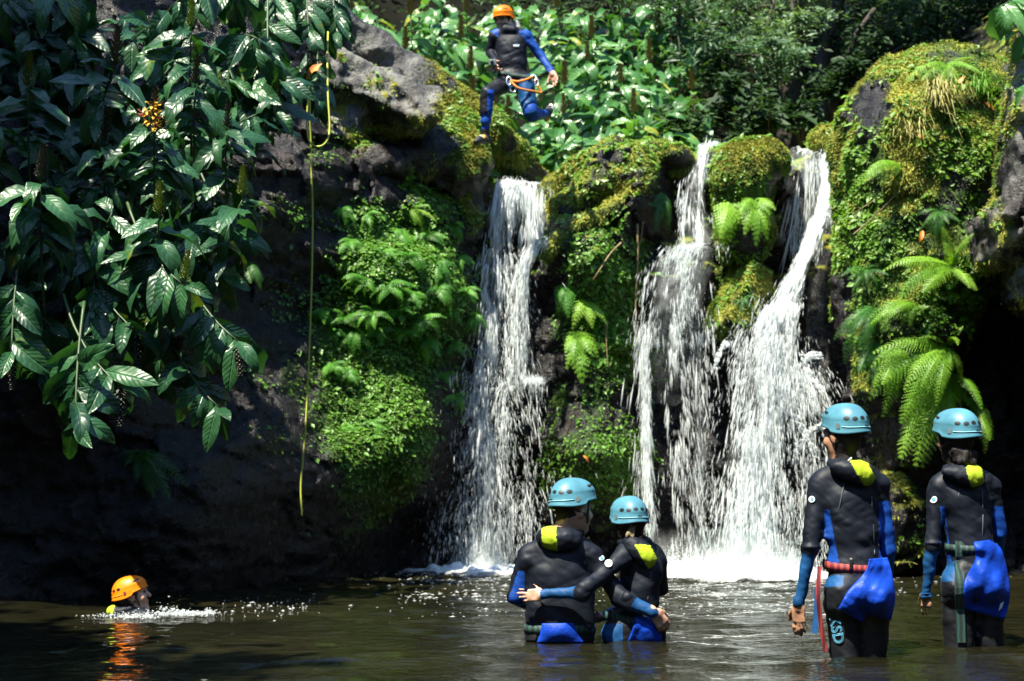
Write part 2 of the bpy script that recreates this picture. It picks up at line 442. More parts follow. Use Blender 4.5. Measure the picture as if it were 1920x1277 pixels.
def cliff_base(X, Z):
    q = np.c_[X.ravel(), Z.ravel()]; out = np.zeros(len(q))
    for i in range(0, len(q), 20000):
        s = q[i:i + 20000]; out[i:i + 20000] = _tps(s, _c) @ _w[:_n] + np.c_[np.ones(len(s)), s] @ _w[_n:]
    return out.reshape(X.shape)
CREST = [(-500, -900, 11), (200, -700, 12.5), (420, -420, 13.5), (520, -60, 14.3), (600, 70, 14.5), (650, 135, 14.8), (720, 165, 15), (800, 225, 15.4), (880, 270, 15.8), (925, 335, 16), (960, 348, 16.3),
         (1030, 345, 16.3), (1080, 302, 15.9), (1150, 264, 15.8), (1205, 260, 15.8), (1250, 278, 16), (1290, 288, 16.4), (1335, 286, 16.3), (1352, 272, 16), (1400, 263, 15.7), (1450, 272, 15.8),
         (1472, 296, 16.2), (1570, 284, 16.4), (1600, 290, 15.8), (1700, 300, 15.4), (1850, 250, 15.2), (2000, 0, 15.2), (2300, -300, 14), (2800, -500, 11)]
_cr = PA([c[0] for c in CREST], [c[1] for c in CREST], [c[2] for c in CREST])
def crest(X): return np.interp(X, _cr[:, 0], _cr[:, 2])
def cliff_y(X, Z):
    Y = cliff_base(X, np.minimum(Z, crest(X) + .3))
    n = .16 * fbm(X * 1.1, Z * 1.1, X * 0 + 3, 3, 5) + .05 * ridged(X * 3, Z * 3, X * 0, 4, 9)
    rough = np.clip(.5 + .8 * vnoise(X * .7, Z * .7, X * 0, 41), .25, 1)
    n = n + rough * (blocks(X + .1 * Z, X * 0, Z * 1.3, .55, 3, .22, .35) + blocks(X, X * 0, Z - .2 * X, .2, 8, .09, .16)) + .018 * fbm(X * 14, Z * 14, X * 0, 3, 2)
    Y = Y + n
    d = (Z - crest(X) - .05 * fbm(X * 2, X * 0, X * 0, 3, 77)) / .05
    return Y + 5.0 * .05 * np.where(d > 20, d, np.log1p(np.exp(np.minimum(d, 20))))
xs = np.concatenate([np.arange(-12, -6, .1), np.arange(-6, 6.2, .026), np.arange(6.2, 12, .1)])
zs = np.concatenate([np.arange(-.7, 6.2, .026), np.arange(6.2, 15, .2)])
XX, ZZ = np.meshgrid(xs, zs, indexing='ij')
YY = cliff_y(XX, ZZ)
cliff_v = np.stack([XX, YY, ZZ], -1).reshape(-1, 3)
cliff_f = grid_faces(len(xs), len(zs)); _over = (ZZ - crest(XX) > .8).ravel(); cliff_f = cliff_f[~_over[cliff_f].any(1)]
cliff_n = vnormals(cliff_v, cliff_f)
if cliff_n[:, 1].mean() > 0: cliff_f = cliff_f[:, ::-1]; cliff_n = -cliff_n
def blob(q, cx, cy, rx, ry, pw=2):      # soft patch where moss grows, looked up in the photo
    return np.exp(-(((q[:, 0] - cx) / rx) ** 2 + ((q[:, 1] - cy) / ry) ** 2))
def moss_masks(v, n):
    q = proj(v)
    up = np.clip(n[:, 2], -1, 1)
    nz = fbm(v[:, 0] * 1.6, v[:, 1] * 1.6, v[:, 2] * 1.6, 4, 21)
    green = (blob(q, 740, 540, 170, 190) + .95 * blob(q, 700, 800, 110, 170) + .9 * blob(q, 1130, 560, 110, 190) + .8 * blob(q, 1120, 880, 110, 90)
             + blob(q, 1390, 370, 60, 90) + .7 * blob(q, 1400, 560, 50, 60) + .5 * blob(q, 960, 830, 30, 90) + .3 * blob(q, 470, 720, 90, 80))
    gold = np.clip((up - .35) * 2.2, 0, 1) * np.clip((v[:, 2] - 2.6) / 1.0, 0, 1) * np.clip((q[:, 0] - 760) / 120, 0, 1)  # golden moss on tops, the sun's yellow brightness partly put into the colour
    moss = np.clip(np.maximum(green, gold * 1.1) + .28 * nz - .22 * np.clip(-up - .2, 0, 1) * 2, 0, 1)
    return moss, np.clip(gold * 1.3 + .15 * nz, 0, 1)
cl_moss, cl_gold = moss_masks(cliff_v, cliff_n)
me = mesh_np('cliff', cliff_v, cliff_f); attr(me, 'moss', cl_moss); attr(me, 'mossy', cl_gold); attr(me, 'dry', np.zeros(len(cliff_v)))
cliff = tag(obj('cliff_terrain', me, M['rock']), 'wet dark rock face behind the waterfalls, patched with moss', kind='structure')

# ---- boulders that sit on or lean against the face
ROCKS = []     # (verts, faces, normals, moss, gold) for scattering plants
def rotz(a, b=0, c=0): return np.array(Matrix.Rotation(a, 3, 'Z') @ Matrix.Rotation(b, 3, 'X') @ Matrix.Rotation(c, 3, 'Y'))
def rock_disp(amp, sc, seed):
    def f(p):
        x, y, z = p.T
        return amp * (.9 * fbm(x * sc, y * sc, z * sc, 4, seed) + 1.0 * blocks(x, y, z, .7 / sc, seed + 3, .5, .8) + .35 * ridged(x * sc * 2.5, y * sc * 2.5, z * sc * 2.5, 3, seed + 5))
    return f
def boulder(name, sdf, disp, label, mossf, cat='rock', dry=0.0):
    me, v, f = sdf.mesh(name, disp, pad=.25)
    n = vnormals(v, f); mo, go, dr = mossf(v, n)
    attr(me, 'moss', mo); attr(me, 'mossy', go); attr(me, 'dry', dr + np.zeros(len(v)))
    o = tag(obj(name, me, M['rock']), label, cat); ROCKS.append((v, f, n, mo, go)); return o
def V3(p): return np.array(tuple(p))
# big mossy boulder to the side of the widest fall
s = Sdf(.03)
Yb = 14.0
s.ell(P(1740, 330, Yb + .9), (.95, 1.0, 1.35), rotz(0, 0, R(-14)), k=.5)
s.ell(P(1700, 560, Yb + 1.0), (.72, .85, 1.25), rotz(0, 0, R(6)), k=.5)
s.ell(P(1790, 190, Yb + 1.1), (.85, .9, .55), rotz(0, 0, R(8)), k=.4)
s.ell(P(1720, 790, Yb + 1.25), (.62, .75, .7), k=.4)
s.ell(P(1890, 260, Yb + 1.2), (.6, .9, .9), k=.4)
s.ell(P(1660, 985, Yb + 1.2), (.45, .6, .6), k=.3)
def mf(v, n):
    q = proj(v); nz = fbm(v[:, 0] * 2, v[:, 1] * 2, v[:, 2] * 2, 4, 31)
    up = np.clip(n[:, 2], -1, 1)
    g = .75 + .45 * up + .55 * nz - .9 * blob(q, 1640, 205, 45, 55) - .8 * blob(q, 1600, 900, 100, 130) - .5 * blob(q, 1560, 600, 40, 160)
    g = np.where(q[:, 1] > 640, g - .35, g)
    return np.clip(g, 0, 1), np.clip(.9 * np.clip(up + .25, 0, 1) + .8 * blob(q, 1725, 300, 60, 170) + .5 * nz + .7 * blob(q, 1590, 330, 25, 140) - .15, 0, 1), 0  # golden moss, tops and edge painted yellower for sunlight
boulder('mossy_boulder', s, rock_disp(.11, 1.3, 51), 'huge moss-covered boulder beside the widest waterfall, ferns hanging from it', mf, 'boulder')
# bare grey rock at the frame edge, stacked slabs
s = Sdf(.03)
s.box(P(1964, 260, 13.65), (.42, .7, 1.0), rotz(R(-12), 0, R(6)), .15, k=.15)
s.box(P(1958, 425, 13.5), (.46, .6, .22), rotz(R(8), R(-10), R(-5)), .06, k=.04)
s.box(P(1990, 530, 13.7), (.42, .6, .22), rotz(R(-10), R(5), R(8)), .08, k=.06)
s.ell(P(2060, 400, 13.9), (.8, .9, 1.7), k=.3)
s.ell(P(2150, 800, 14.4), (.9, .9, 1.6), k=.3)
def mf(v, n):
    nz = fbm(v[:, 0] * 3, v[:, 1] * 3, v[:, 2] * 3, 4, 33); q = proj(v)
    return np.clip(.22 + .8 * nz + .5 * blob(q, 1860, 300, 25, 90), 0, 1), np.clip(.7 + nz, 0, 1), np.clip(.5 + .7 * nz, 0, 1) * (q[:, 1] < 560)
boulder('grey_rock', s, rock_disp(.07, 2.2, 61), 'bare pale grey rock with stacked slabs next to the huge mossy boulder', mf)
# grey slab above the rope side
s = Sdf(.028)
s.box(P(715, 205, 15.25), (.62, .5, .26), rotz(R(12), R(-18), R(24)), .09, k=.08)
s.box(P(655, 190, 15.45), (.45, .5, .34), rotz(R(20), R(-12), R(10)), .12, k=.12)
s.box(P(620, 250, 15.35), (.4, .5, .25), rotz(R(0), R(-5), R(12)), .12, k=.1)
def mf(v, n):
    nz = fbm(v[:, 0] * 3, v[:, 1] * 3, v[:, 2] * 3, 4, 35)
    return np.clip(.14 + .8 * nz, 0, 1), np.clip(.4 + nz, 0, 1), np.clip(.42 + .6 * nz + .35 * n[:, 2], 0, 1)  # grey rock, upward faces painted paler to stand for sunlight
boulder('slab_rock', s, rock_disp(.085, 1.9, 71), 'grey tilted rock slab with a jagged lower edge above the hanging rope', mf)
s = Sdf(.028)
s.ell(P(800, 300, 15.6), (.5, .45, .3), rotz(0, R(-10), R(28)), k=.2); s.ell(P(700, 310, 15.3), (.45, .4, .22), rotz(0, 0, R(8)), k=.2)
s.ell(P(860, 300, 15.9), (.42, .5, .36), rotz(0, 0, R(30)), k=.3)
s.ell(P(880, 395, 15.9), (.22, .35, .42), rotz(0, 0, R(-5)), k=.2)
def mf(v, n):
    nz = fbm(v[:, 0] * 3, v[:, 1] * 3, v[:, 2] * 3, 4, 36); q = proj(v)
    return np.clip(-.2 + .9 * nz + 1.1 * blob(q, 880, 270, 60, 50), 0, 1), np.clip(.5 + nz + n[:, 2] * .4, 0, 1), np.clip(.15 + .4 * nz, 0, 1)
boulder('dark_rock', s, rock_disp(.06, 2.0, 73), 'dark rounded rock under the tilted grey slab, beside the narrow fall', mf)
# mossy hump and long mossy ridge behind the jumper's landing foot
s = Sdf(.03)
s.cone(P(790, 165, 16.2), P(905, 250, 16.4), .28, .3, k=.2); s.cone(P(905, 250, 16.5), P(1020, 345, 16.9), .27, .16, k=.15)
s.cone(P(690, 100, 16.0), P(790, 165, 16.2), .3, .3, k=.2)
s.cone(P(600, 40, 15.8), P(690, 100, 16.0), .35, .3, k=.2)
s.ell(P(860, 240, 15.9), (.24, .3, .24), k=.15)
def mf(v, n):
    nz = fbm(v[:, 0] * 3, v[:, 1] * 3, v[:, 2] * 3, 4, 37); q = proj(v)
    a = np.clip((q[:, 0] - 790) / 60, 0, 1)
    return np.clip(a * (.8 + .5 * nz) + .3 * nz, 0, 1), np.clip(.72 + .5 * nz + .3 * n[:, 2], 0, 1), np.clip(.3 - a + .3 * nz, 0, 1)
boulder('mossy_ridge', s, rock_disp(.05, 2.2, 75), 'long mossy rock ridge sloping down to the lip of the narrow fall', mf)
# capstones at the lip
def mf_cap(v, n):
    nz = fbm(v[:, 0] * 3, v[:, 1] * 3, v[:, 2] * 3, 4, 38)
    return np.clip(.75 + .6 * nz + .3 * n[:, 2], 0, 1), np.clip(.6 + .5 * nz + .45 * n[:, 2], 0, 1), np.clip(.5 * nz + .1, 0, 1)
s = Sdf(.028)
for pts, r0 in (([(1032, 356, 16.35), (1088, 316, 16.2), (1150, 288, 16.1), (1212, 284, 16.1), (1262, 300, 16.4)], .15), ([(1028, 464, 15.7), (1085, 428, 15.7), (1150, 390, 15.7), (1205, 350, 15.8)], .12), ([(1060, 400, 16.1), (1120, 350, 16.0), (1190, 320, 15.95)], .24)):
    for u_, w_ in zip(pts[:-1], pts[1:]): s.cone(P(*u_), P(*w_), r0, r0 * 1.1, 0, .14)
boulder('brown_cap_rock', s, rock_disp(.05, 2.0, 81), 'brown mossy cap rock between the narrow fall and the middle fall', mf_cap)
s = Sdf(.028); s.ell(P(1255, 300, 16.3), (.26, .35, .15), k=.1)
boulder('flat_cap_rock', s, rock_disp(.03, 2.2, 83), 'small flat brown rock at the lip just before the middle fall', mf_cap)
s = Sdf(.028); s.ell(P(1395, 330, 15.9), (.38, .45, .4), k=.2); s.ell(P(1430, 300, 15.9), (.3, .4, .2), k=.2); s.ell(P(1395, 420, 15.95), (.34, .35, .45), k=.2)
boulder('round_cap_rock', s, rock_disp(.045, 2.0, 85), 'rounded cap rock covered in small leaves between the two wider falls', mf_cap)
s = Sdf(.028); s.box(P(1385, 560, 15.9), (.16, .3, .42), rotz(R(20), 0, R(28)), .05, k=.05); s.box(P(1425, 535, 16.0), (.12, .25, .25), rotz(R(-20), 0, R(-35)), .04, k=.04)
boulder('angular_rock', s, rock_disp(.04, 2.4, 87), 'angular mossy rock wedge standing between the two wider falls', mf_cap)
s = Sdf(.028); s.ell(P(1545, 262, 16.6), (.24, .3, .2), rotz(0, 0, R(-20)), k=.1)
boulder('lip_stone', s, rock_disp(.04, 2.4, 89), 'small brown stone at the lip where the widest fall begins', mf_cap)
# ---- hillside above the falls
xs2 = np.arange(-26, 26.1, .35); ys2 = np.arange(16.4, 60, .35)
HX, HY = np.meshgrid(xs2, ys2, indexing='ij')
def hill_z(X, Y):
    side = .75 * np.maximum(0, -X - .4 - .2 * (Y - 17)) + .6 * np.maximum(0, X - 5.5)
    return 4.0 + .55 * np.maximum(0, Y - 18.2) + .03 * np.maximum(0, Y - 20) ** 2 + side + .35 * fbm(X * .5, Y * .5, X * 0, 4, 55)
HZ = np.minimum(hill_z(HX, HY), 30)
hv = np.stack([HX, HY, HZ], -1).reshape(-1, 3)
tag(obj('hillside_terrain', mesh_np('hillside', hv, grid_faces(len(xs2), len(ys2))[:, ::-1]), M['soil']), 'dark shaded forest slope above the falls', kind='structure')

# ---- pool
wx = np.concatenate([np.linspace(-40, -7.6, 30), np.arange(-7.5, 7.6, .034), np.linspace(7.7, 40, 30)])
wy = np.concatenate([np.linspace(-30, 3.8, 40), np.arange(3.9, 17.6, .034)])
WX, WY = np.meshgrid(wx, wy, indexing='ij')
def water_z(X, Y):
    g = np.clip((Y - 10) / 6, 0, 1)
    z = .018 * fbm(X * 1.1, Y * 2.4, X * 0, 3, 101) + (.010 + .010 * g) * fbm(X * 3.0, Y * 7, X * 0, 3, 103)
    z = z + .004 * np.sin(7 * np.hypot(X - .6, (Y - 8.1)) * 3.2) * np.exp(-np.hypot(X - .6, Y - 8.1) / 1.2) + .004 * np.sin(22 * np.hypot(X - 1.8, Y - 7.5)) * np.exp(-np.hypot(X - 1.8, Y - 7.5) / 1.2)
    return z
inn = (np.abs(WX) < 7.6) & (WY > 3.8)
WZ = np.where(inn, water_z(WX, WY), 0)
wv = np.stack([WX, WY, WZ], -1).reshape(-1, 3)
wf = grid_faces(len(wx), len(wy))
wf = wf[:, ::-1] if vnormals(wv, wf)[:, 2].mean() < 0 else wf
tag(obj('pool_water', mesh_np('pool_water', wv, wf), M['water']), 'dark brown rippled pool', kind='structure')

# ---- the wooded gorge goes on round the pool behind the camera
ga = np.linspace(R(-200), R(20), 90); gh = np.linspace(0, 1, 26)
GA, GH = np.meshgrid(ga, gh, indexing='ij')
gr = (10.5 + 1.5 * np.cos(2 * GA)) * (1 + .05 * fbm(GA * 4, GH * 5, GA * 0, 3, 61)) + 7.0 * GH
gx = gr * np.cos(GA) * 1.05; gy = 3.5 + gr * np.sin(GA) * 1.35; gz = -.6 + 17 * GH + .5 * fbm(gx * .6, gy * .6, GH * 4, 4, 63)
gv_ = np.stack([gx, gy, gz], -1).reshape(-1, 3); gf_ = grid_faces(90, 26)
M['bank'] = simple('wooded_bank', (.02, .032, .012), .95, .6, 1.5, bump=.8)
tag(obj('gorge_terrain', mesh_np('gorge', gv_, gf_), M['bank']), 'steep overgrown gorge sides round the pool', kind='structure')
# ================================================================== plants
bpy.context.view_layer.update()
_dg = bpy.context.evaluated_depsgraph_get()
def hit(px, py, default=15.0):
    """rock surface at a photo pixel"""
    d = P(px, py, 10) - Vector((0, 0, CAM_Z)); ok, loc, nor, *_ = scene.ray_cast(_dg, Vector((0, 0, CAM_Z)), d.normalized())
    return (loc, nor) if ok else (P(px, py, default), Vector((0, -1, 0)))
def ordinal(i):
    u = 'first second third fourth fifth sixth seventh eighth ninth tenth eleventh twelfth thirteenth fourteenth fifteenth sixteenth seventeenth eighteenth nineteenth'.split()
    if i < 19: return u[i]
    t, r = divmod(i + 1, 10); w = 'x x twenty thirty forty fifty sixty'.split()[t]
    return w[:-1] + 'ieth' if r == 0 else w + '-' + u[r - 1]
ORD = 'first second third fourth fifth sixth seventh eighth ninth tenth eleventh twelfth thirteenth fourteenth fifteenth sixteenth'.split()

# ---- leaf, spike and frond meshes shared by all plants
def leaf_mesh(name, width, bend, fold, wave, seed, nl=7, tip=1.0, twist=0.0):
    r = np.random.default_rng(seed); t = np.linspace(0, 1, nl)
    w = width * (np.sin(np.pi * np.clip(t * .93 + .035, 0, 1)) ** .8) * (1 - .25 * t) ; w[0] = .012; w[-1] = .004
    ang = np.cumsum(np.r_[0, np.full(nl - 1, bend / (nl - 1))] * (.5 + t)); 
    y = np.r_[0, np.cumsum(np.cos(ang[1:]))] / (nl - 1); z = -np.r_[0, np.cumsum(np.sin(ang[1:]))] / (nl - 1)
    vs = []
    for i in range(nl):
        for c in (-1, -.5, 0, .5, 1):
            zz = fold * abs(c) * w[i] * (1 - .5 * abs(c)) + (wave * w[i] * (r.random() - .5) * 2 * abs(c) if 0 < i < nl - 1 else 0)
            a = twist * t[i] * c * w[i]
            vs.append((c * w[i], y[i] - zz * math.sin(-ang[i]), z[i] + zz * math.cos(ang[i]) + a))
    return mesh_np(name, vs, grid_faces(nl, 5)[:, ::-1])
GLEAF = [leaf_mesh('ginger_leaf', .175 + .015 * (i % 3), (.45, .85, 1.2, 1.6)[i % 4], .40, .48, 200 + i, twist=(-.5, .3, .6, -.2, .1)[i % 5]) for i in range(8)]
def tinted(meshes, mat):
    out = []
    for m in meshes:
        c = m.copy(); c.materials.clear(); c.materials.append(mat); out.append(c)
    return out
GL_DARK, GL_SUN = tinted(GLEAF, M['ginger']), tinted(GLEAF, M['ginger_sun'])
def spike_mesh(name, seed, curl=.6, whorls=14, blades=7, ln=.27):
    r = np.random.default_rng(seed); parts = [tube([(0, 0, 0), (0, 0, ln * .5), (0, 0, ln)], [.006, .005, .002], 5)]
    for i in range(whorls):
        z = ln * (.12 + .86 * i / whorls); L = .062 * (1 - .55 * i / whorls)
        for j in range(blades):
            a = 2 * math.pi * (j + .5 * (i % 2)) / blades + r.normal() * .15
            d = np.array([math.cos(a), math.sin(a), 0]); s = np.array([-math.sin(a), math.cos(a), 0])
            b = np.array([0, 0, z]); tp = b + d * L * .9 + np.array([0, 0, L * curl]); mid = b + d * L * .45 + np.array([0, 0, L * curl * .35])
            parts.append((np.array([b, mid + s * .010, tp, mid - s * .010]), np.array([[0, 1, 2, 3]])))
    v, f = merge(parts); return mesh_np(name, v, f)
M['spike_green'] = simple('spike_green', (.17, .22, .05), .6, .4, 30)
M['spike_dry'] = simple('spike_dry', (.06, .06, .05), .7, .4, 30)
M['spike_tan'] = simple('spike_tan', (.16, .13, .06), .7, .4, 30)
M['petal'] = simple('ginger_petal', (.62, .36, .03), .5, .3, 40)
M['stamen'] = simple('ginger_stamen', (.35, .04, .02), .5, .3, 40)
M['fallen'] = simple('orange_dead_leaf', (.45, .16, .02), .6, .3, 20)
SPIKE = {k: [spike_mesh('flower_spike', 300 + i) for i in range(2)] for k in ('green', 'dry', 'tan')}
for k in SPIKE:
    for m in SPIKE[k]: m.materials.append(M['spike_' + k])
def bloom_mesh():
    r = np.random.default_rng(9); pa, st = [], []
    for i in range(60):
        z = .02 + .20 * r.random(); a = r.random() * 6.28; d = np.array([math.cos(a), math.sin(a), r.normal() * .3]); s = np.array([-math.sin(a), math.cos(a), 0])
        b = np.array([0, 0, z]) + d * .03; L = .045 + .02 * r.random(); up = np.array([0, 0, .015])
        pa.append((np.array([b, b + d * L * .6 + s * .014 + up, b + d * L, b + d * L * .6 - s * .014 + up]), np.array([[0, 1, 2, 3]])))
        if i % 3 == 0: st.append(tube([b, b + d * .05 + up, b + d * .085 + up * 2], .002, 3))
    return merge(pa), merge(st)
(_bp, _bs) = bloom_mesh()
BLOOM = mesh_np('petal', *_bp); BLOOM.materials.append(M['petal']); STAMEN = mesh_np('stamen', *_bs); STAMEN.materials.append(M['stamen'])

def rv(s=1.0): return Vector((random.gauss(0, s), random.gauss(0, s), random.gauss(0, s)))
def ginger(tip, d, label, group, leaves=8, L=.42, spike=None, lm=GL_DARK, reach=.42, stem_len=1.1, sag=.5, hang=0.45, face=(0, -.75, .6), rnd=None, stem_m='stem'):
    tip = Vector(tip); d = Vector(d).normalized()
    root = empty('ginger_plant', tip, label, 'ginger plant', group)
    # stem: runs back from the tip, bending down towards the bank
    pts = [Vector((0, 0, 0))]; dd = -d.copy(); n = 9
    for i in range(n):
        dd = (dd + Vector((0, 0.06, -sag / n * 1.6))).normalized(); pts.append(pts[-1] + dd * stem_len / n)
    v, f = tube(pts, np.linspace(.006, .013, len(pts)), 6)
    obj('stem', mesh_np('stem', v, f), M[stem_m], root)
    face = Vector(face)
    az0 = random.random() * 6.28
    u0 = d.cross(Vector((0, 0, 1)) if abs(d.z) < .9 else Vector((0, -1, 0))).normalized(); w0 = d.cross(u0)
    for i in range(leaves):
        t = (i / max(1, leaves - 1)) ** 1.1; s = reach * t
        k = s / stem_len * n; a = min(int(k), n - 1); p = pts[a].lerp(pts[a + 1], k - a)
        az = (0 if i % 2 else math.pi) + random.gauss(0, .55) + .25
        if leaves > 6 and i < 2: az += 1.3
        side = u0 * math.cos(az) + w0 * math.sin(az)
        ld = (side * 1.0 + d * (.55 - .35 * t) + Vector((0, 0, -hang)) + Vector((0, -.15, 0)) + rv(.12)).normalized()
        nrm = (face + d * .35 + rv(.22)).normalized()
        sc = L * random.uniform(.82, 1.15) * (.75 if i == 0 else 1)
        o = obj('leaf', lm[random.randrange(len(lm))], None, root)
        o.matrix_local = frame_matrix(p, ld, nrm, sc)
    if spike:
        kind, sd = spike
        o = obj('flower_spike', SPIKE[kind][random.randrange(2)], None, root)
        sd = Vector(sd).normalized(); x = sd.orthogonal().normalized(); o.matrix_local = basis((0, 0, 0), x, sd.cross(x), sd, random.uniform(1.05, 1.35) * L / .42)
    return root

# ---- ginger thicket on the bank: (px, py, Y, tip direction, leaves, spike, L, hang)
UP = (0.1, -.35, 1); UPR = (.5, -.4, .6); DR = (.75, -.3, -.5); DN = (.15, -.3, -1); RT = (.9, -.35, .1)
G = ('green', (0, 0, 1)); D = ('dry', (.05, 0, 1)); H = ('dry', (.1, -.1, -1)); T = ('tan', (0, 0, 1))
LEFT = [
 [(18, 60, 12.2, UP, 6, None, .42, .5), (125, 62, 11.9, UP, 6, None, .42, .6), (235, 30, 12.0, UP, 6, None, .4, .5), (358, 58, 11.0, UP, 7, G, .42, .5), (300, 40, 11.8, RT, 6, None, .42, .3), (450, 20, 12.2, DN, 7, None, .4, .7), (520, 40, 12.4, DN, 7, None, .4, .8), (580, 70, 12.6, DN, 6, H, .36, .8), (630, 60, 13.0, DN, 6, None, .36, .8)],
 [(52, 172, 10.6, UP, 7, G, .44, .55), (215, 135, 10.9, UPR, 9, D, .5, .6), (365, 165, 10.9, UP, 7, D, .42, .7), (505, 130, 12.0, DN, 6, H, .4, .6), (515, 200, 11.7, UPR, 5, G, .36, .4), (600, 180, 12.9, DN, 6, None, .36, .8)],
 [(-10, 225, 10.4, UPR, 7, None, .42, .5), (110, 250, 11.3, UP, 7, None, .42, .6), (196, 275, 10.7, UP, 8, D, .42, .6), (290, 235, 10.5, UP, 8, ('dry', (0, 0, 1)), .44, .6), (425, 245, 10.9, UP, 7, D, .4, .6), (480, 215, 11.3, RT, 6, None, .34, .5)],
 [(76, 345, 10.1, UP, 8, D, .46, .6), (165, 330, 10.9, UP, 7, None, .42, .6), (255, 320, 11.0, UP, 7, None, .42, .6), (330, 300, 10.8, UPR, 7, None, .4, .6), (455, 375, 10.6, UPR, 8, G, .4, .6), (400, 330, 11.2, UP, 7, None, .4, .6)],
 [(15, 450, 10.6, UPR, 7, None, .44, .6), (125, 440, 10.7, UP, 7, None, .42, .7), (210, 400, 10.5, UPR, 8, None, .42, .6), (298, 410, 10.2, UP, 8, G, .44, .65), (380, 430, 10.7, RT, 7, None, .4, .7), (470, 440, 11.2, DR, 6, None, .38, .6)],
 [(60, 540, 10.6, RT, 7, None, .42, .8), (150, 520, 10.7, DR, 7, None, .42, .8), (240, 510, 10.6, RT, 7, None, .42, .8), (345, 535, 10.1, DR, 9, ('green', (.1, 0, 1)), .42, .8), (420, 520, 10.9, DR, 7, None, .4, .7), (300, 560, 10.7, DR, 7, None, .42, .8)],
 [(22, 660, 10.0, DN, 6, H, .44, .6), (95, 610, 10.5, DR, 6, None, .42, .8), (175, 620, 10.4, DN, 7, H, .42, .7), (255, 620, 10.4, DR, 7, H, .42, .8), (330, 620, 10.6, DR, 7, H, .42, .8), (447, 640, 10.2, DR, 9, H, .42, .7), (385, 600, 10.8, DR, 7, None, .4, .8)],
 [(75, 700, 10.6, DN, 6, None, .42, .7), (222, 720, 9.9, DR, 7, H, .44, .8), (300, 700, 10.6, DN, 6, None, .42, .8), (412, 765, 10.3, (.75, -.3, -.55), 8, None, .34, .45), (140, 700, 10.5, DN, 6, None, .42, .7)],
 [(142, 800, 9.7, DN, 6, None, .42, .25)],
]
NOTE = {(0, 3): 'ginger plant with an upright green spike at the very top of the thicket', (1, 0): 'ginger plant with a yellow-green upright spike near the dark corner', (1, 1): 'ginger plant with broad blue-green leaves and a dark upright spike',
        (2, 3): 'ginger plant in yellow bloom, the only flowering one in the thicket', (5, 3): 'ginger plant on a long bare stem with a pale bristly spike, leaning over the rock', (6, 5): 'ginger plant drooping towards the rope with pale lit leaves',
        (7, 3): 'bright green ginger shoot drooping lowest beside the dark purple rock', (8, 0): 'lowest ginger shoot, hanging leaves over the dark water corner', (3, 0): 'ginger plant with long white-shining leaves and dark spike beside the dark corner'}
ROWN = ['top', 'second', 'third', 'fourth', 'fifth', 'sixth', 'seventh', 'eighth', 'lowest']
GG = 'ginger plants on the bank'
for ri, row in enumerate(LEFT):
    order = sorted(range(len(row)), key=lambda i: row[i][0])
    for ci, (px, py, Y, d, nl, sp, L, hang) in enumerate(row):
        what = {None: 'glossy dark ginger plant without a spike', 'green': 'glossy ginger plant with a green spike', 'dry': 'glossy ginger plant with a dry dark spike', 'tan': 'ginger plant with tan spike'}[sp[0] if sp else None]
        lab = NOTE.get((ri, ci)) or f'{what}, {ORD[order.index(ci)]} from the left in the {ROWN[ri]} row'
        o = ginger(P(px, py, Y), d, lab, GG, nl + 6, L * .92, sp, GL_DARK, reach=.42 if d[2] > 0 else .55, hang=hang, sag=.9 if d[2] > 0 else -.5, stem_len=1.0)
        if (ri, ci) == (2, 3):
            b = obj('petals_of_bloom', BLOOM, None, o); b.name = 'petal'; b.location = (0, -.02, -.08); b.rotation_euler = (R(15), 0, 0)
            c = obj('stamen', STAMEN, None, b)
# deep shade behind: more leaves of the same thicket
for i in range(44):
    px, py = -60 + 600 * (i + random.random()) / 44, (random.uniform(-60, 640) if i % 2 else random.uniform(-60, 230))
    if px > 420 and py > 300: px -= 200
    ginger(P(px, py, 11.7), (random.uniform(-.2, .8), -.3, random.uniform(-.6, .8)), f'dark half-hidden ginger plant deep in the thicket, {ordinal(i)} from the left of these', 'ginger plants deep in the thicket', 8, .42, None, GL_DARK, hang=.8, stem_len=.7, sag=.4)

# ---- ginger thicket above the falls, in sun
BG = [
 [(655, 20, 17.0), (715, 25, 17.2), (770, 40, 17.4), (830, 15, 18.3), (880, 30, 19), (960, 10, 19.6), (1040, 20, 19.8), (1100, 25, 20), (1165, 20, 20.3), (1225, 15, 20.6)],
 [(700, 75, 16.9), (755, 95, 16.9), (820, 70, 17.8), (870, 85, 18), (1060, 65, 19.3), (1115, 75, 19.3), (1170, 70, 19.5), (1230, 60, 20)],
 [(770, 140, 16.9), (835, 125, 17.2), (885, 140, 17.4), (1045, 115, 18.8), (1100, 118, 18.6), (1150, 120, 18.7), (1210, 115, 19), (1270, 120, 19.6)],
 [(835, 175, 17.0), (880, 190, 17.0), (945, 190, 17.4), (1060, 165, 18), (1115, 165, 18.1), (1170, 160, 18.2), (1230, 165, 18.5), (1290, 175, 19)],
 [(960, 235, 17.3), (1010, 225, 17.5), (1060, 215, 17.7), (1130, 210, 17.6), (1190, 215, 17.6), (1250, 220, 17.9), (1310, 225, 18.5)],
 [(985, 275, 17.2), (1035, 270, 17.3), (1085, 262, 17.2), (1150, 245, 17.3), (1225, 265, 17.6), (1285, 265, 18)],
]
for ri, row in enumerate(BG):
    for ci, (px, py, Y) in enumerate(row):
        sp = T if (ri + ci) % 2 == 0 and ri < 5 else None
        lab = f"pale sunlit ginger plant {'with a tan spike ' if sp else ''}above the falls, {ORD[ci]} in the {['top', 'second', 'third', 'fourth', 'fifth', 'lowest'][ri]} row"
        ginger(P(px + random.uniform(-8, 8), py + random.uniform(-6, 6), Y), (random.uniform(-.4, .5), -.3, 1), lab, 'ginger plants above the falls', 11, .47, sp, GL_SUN, reach=.55, hang=.5, sag=.9, stem_len=1.2)
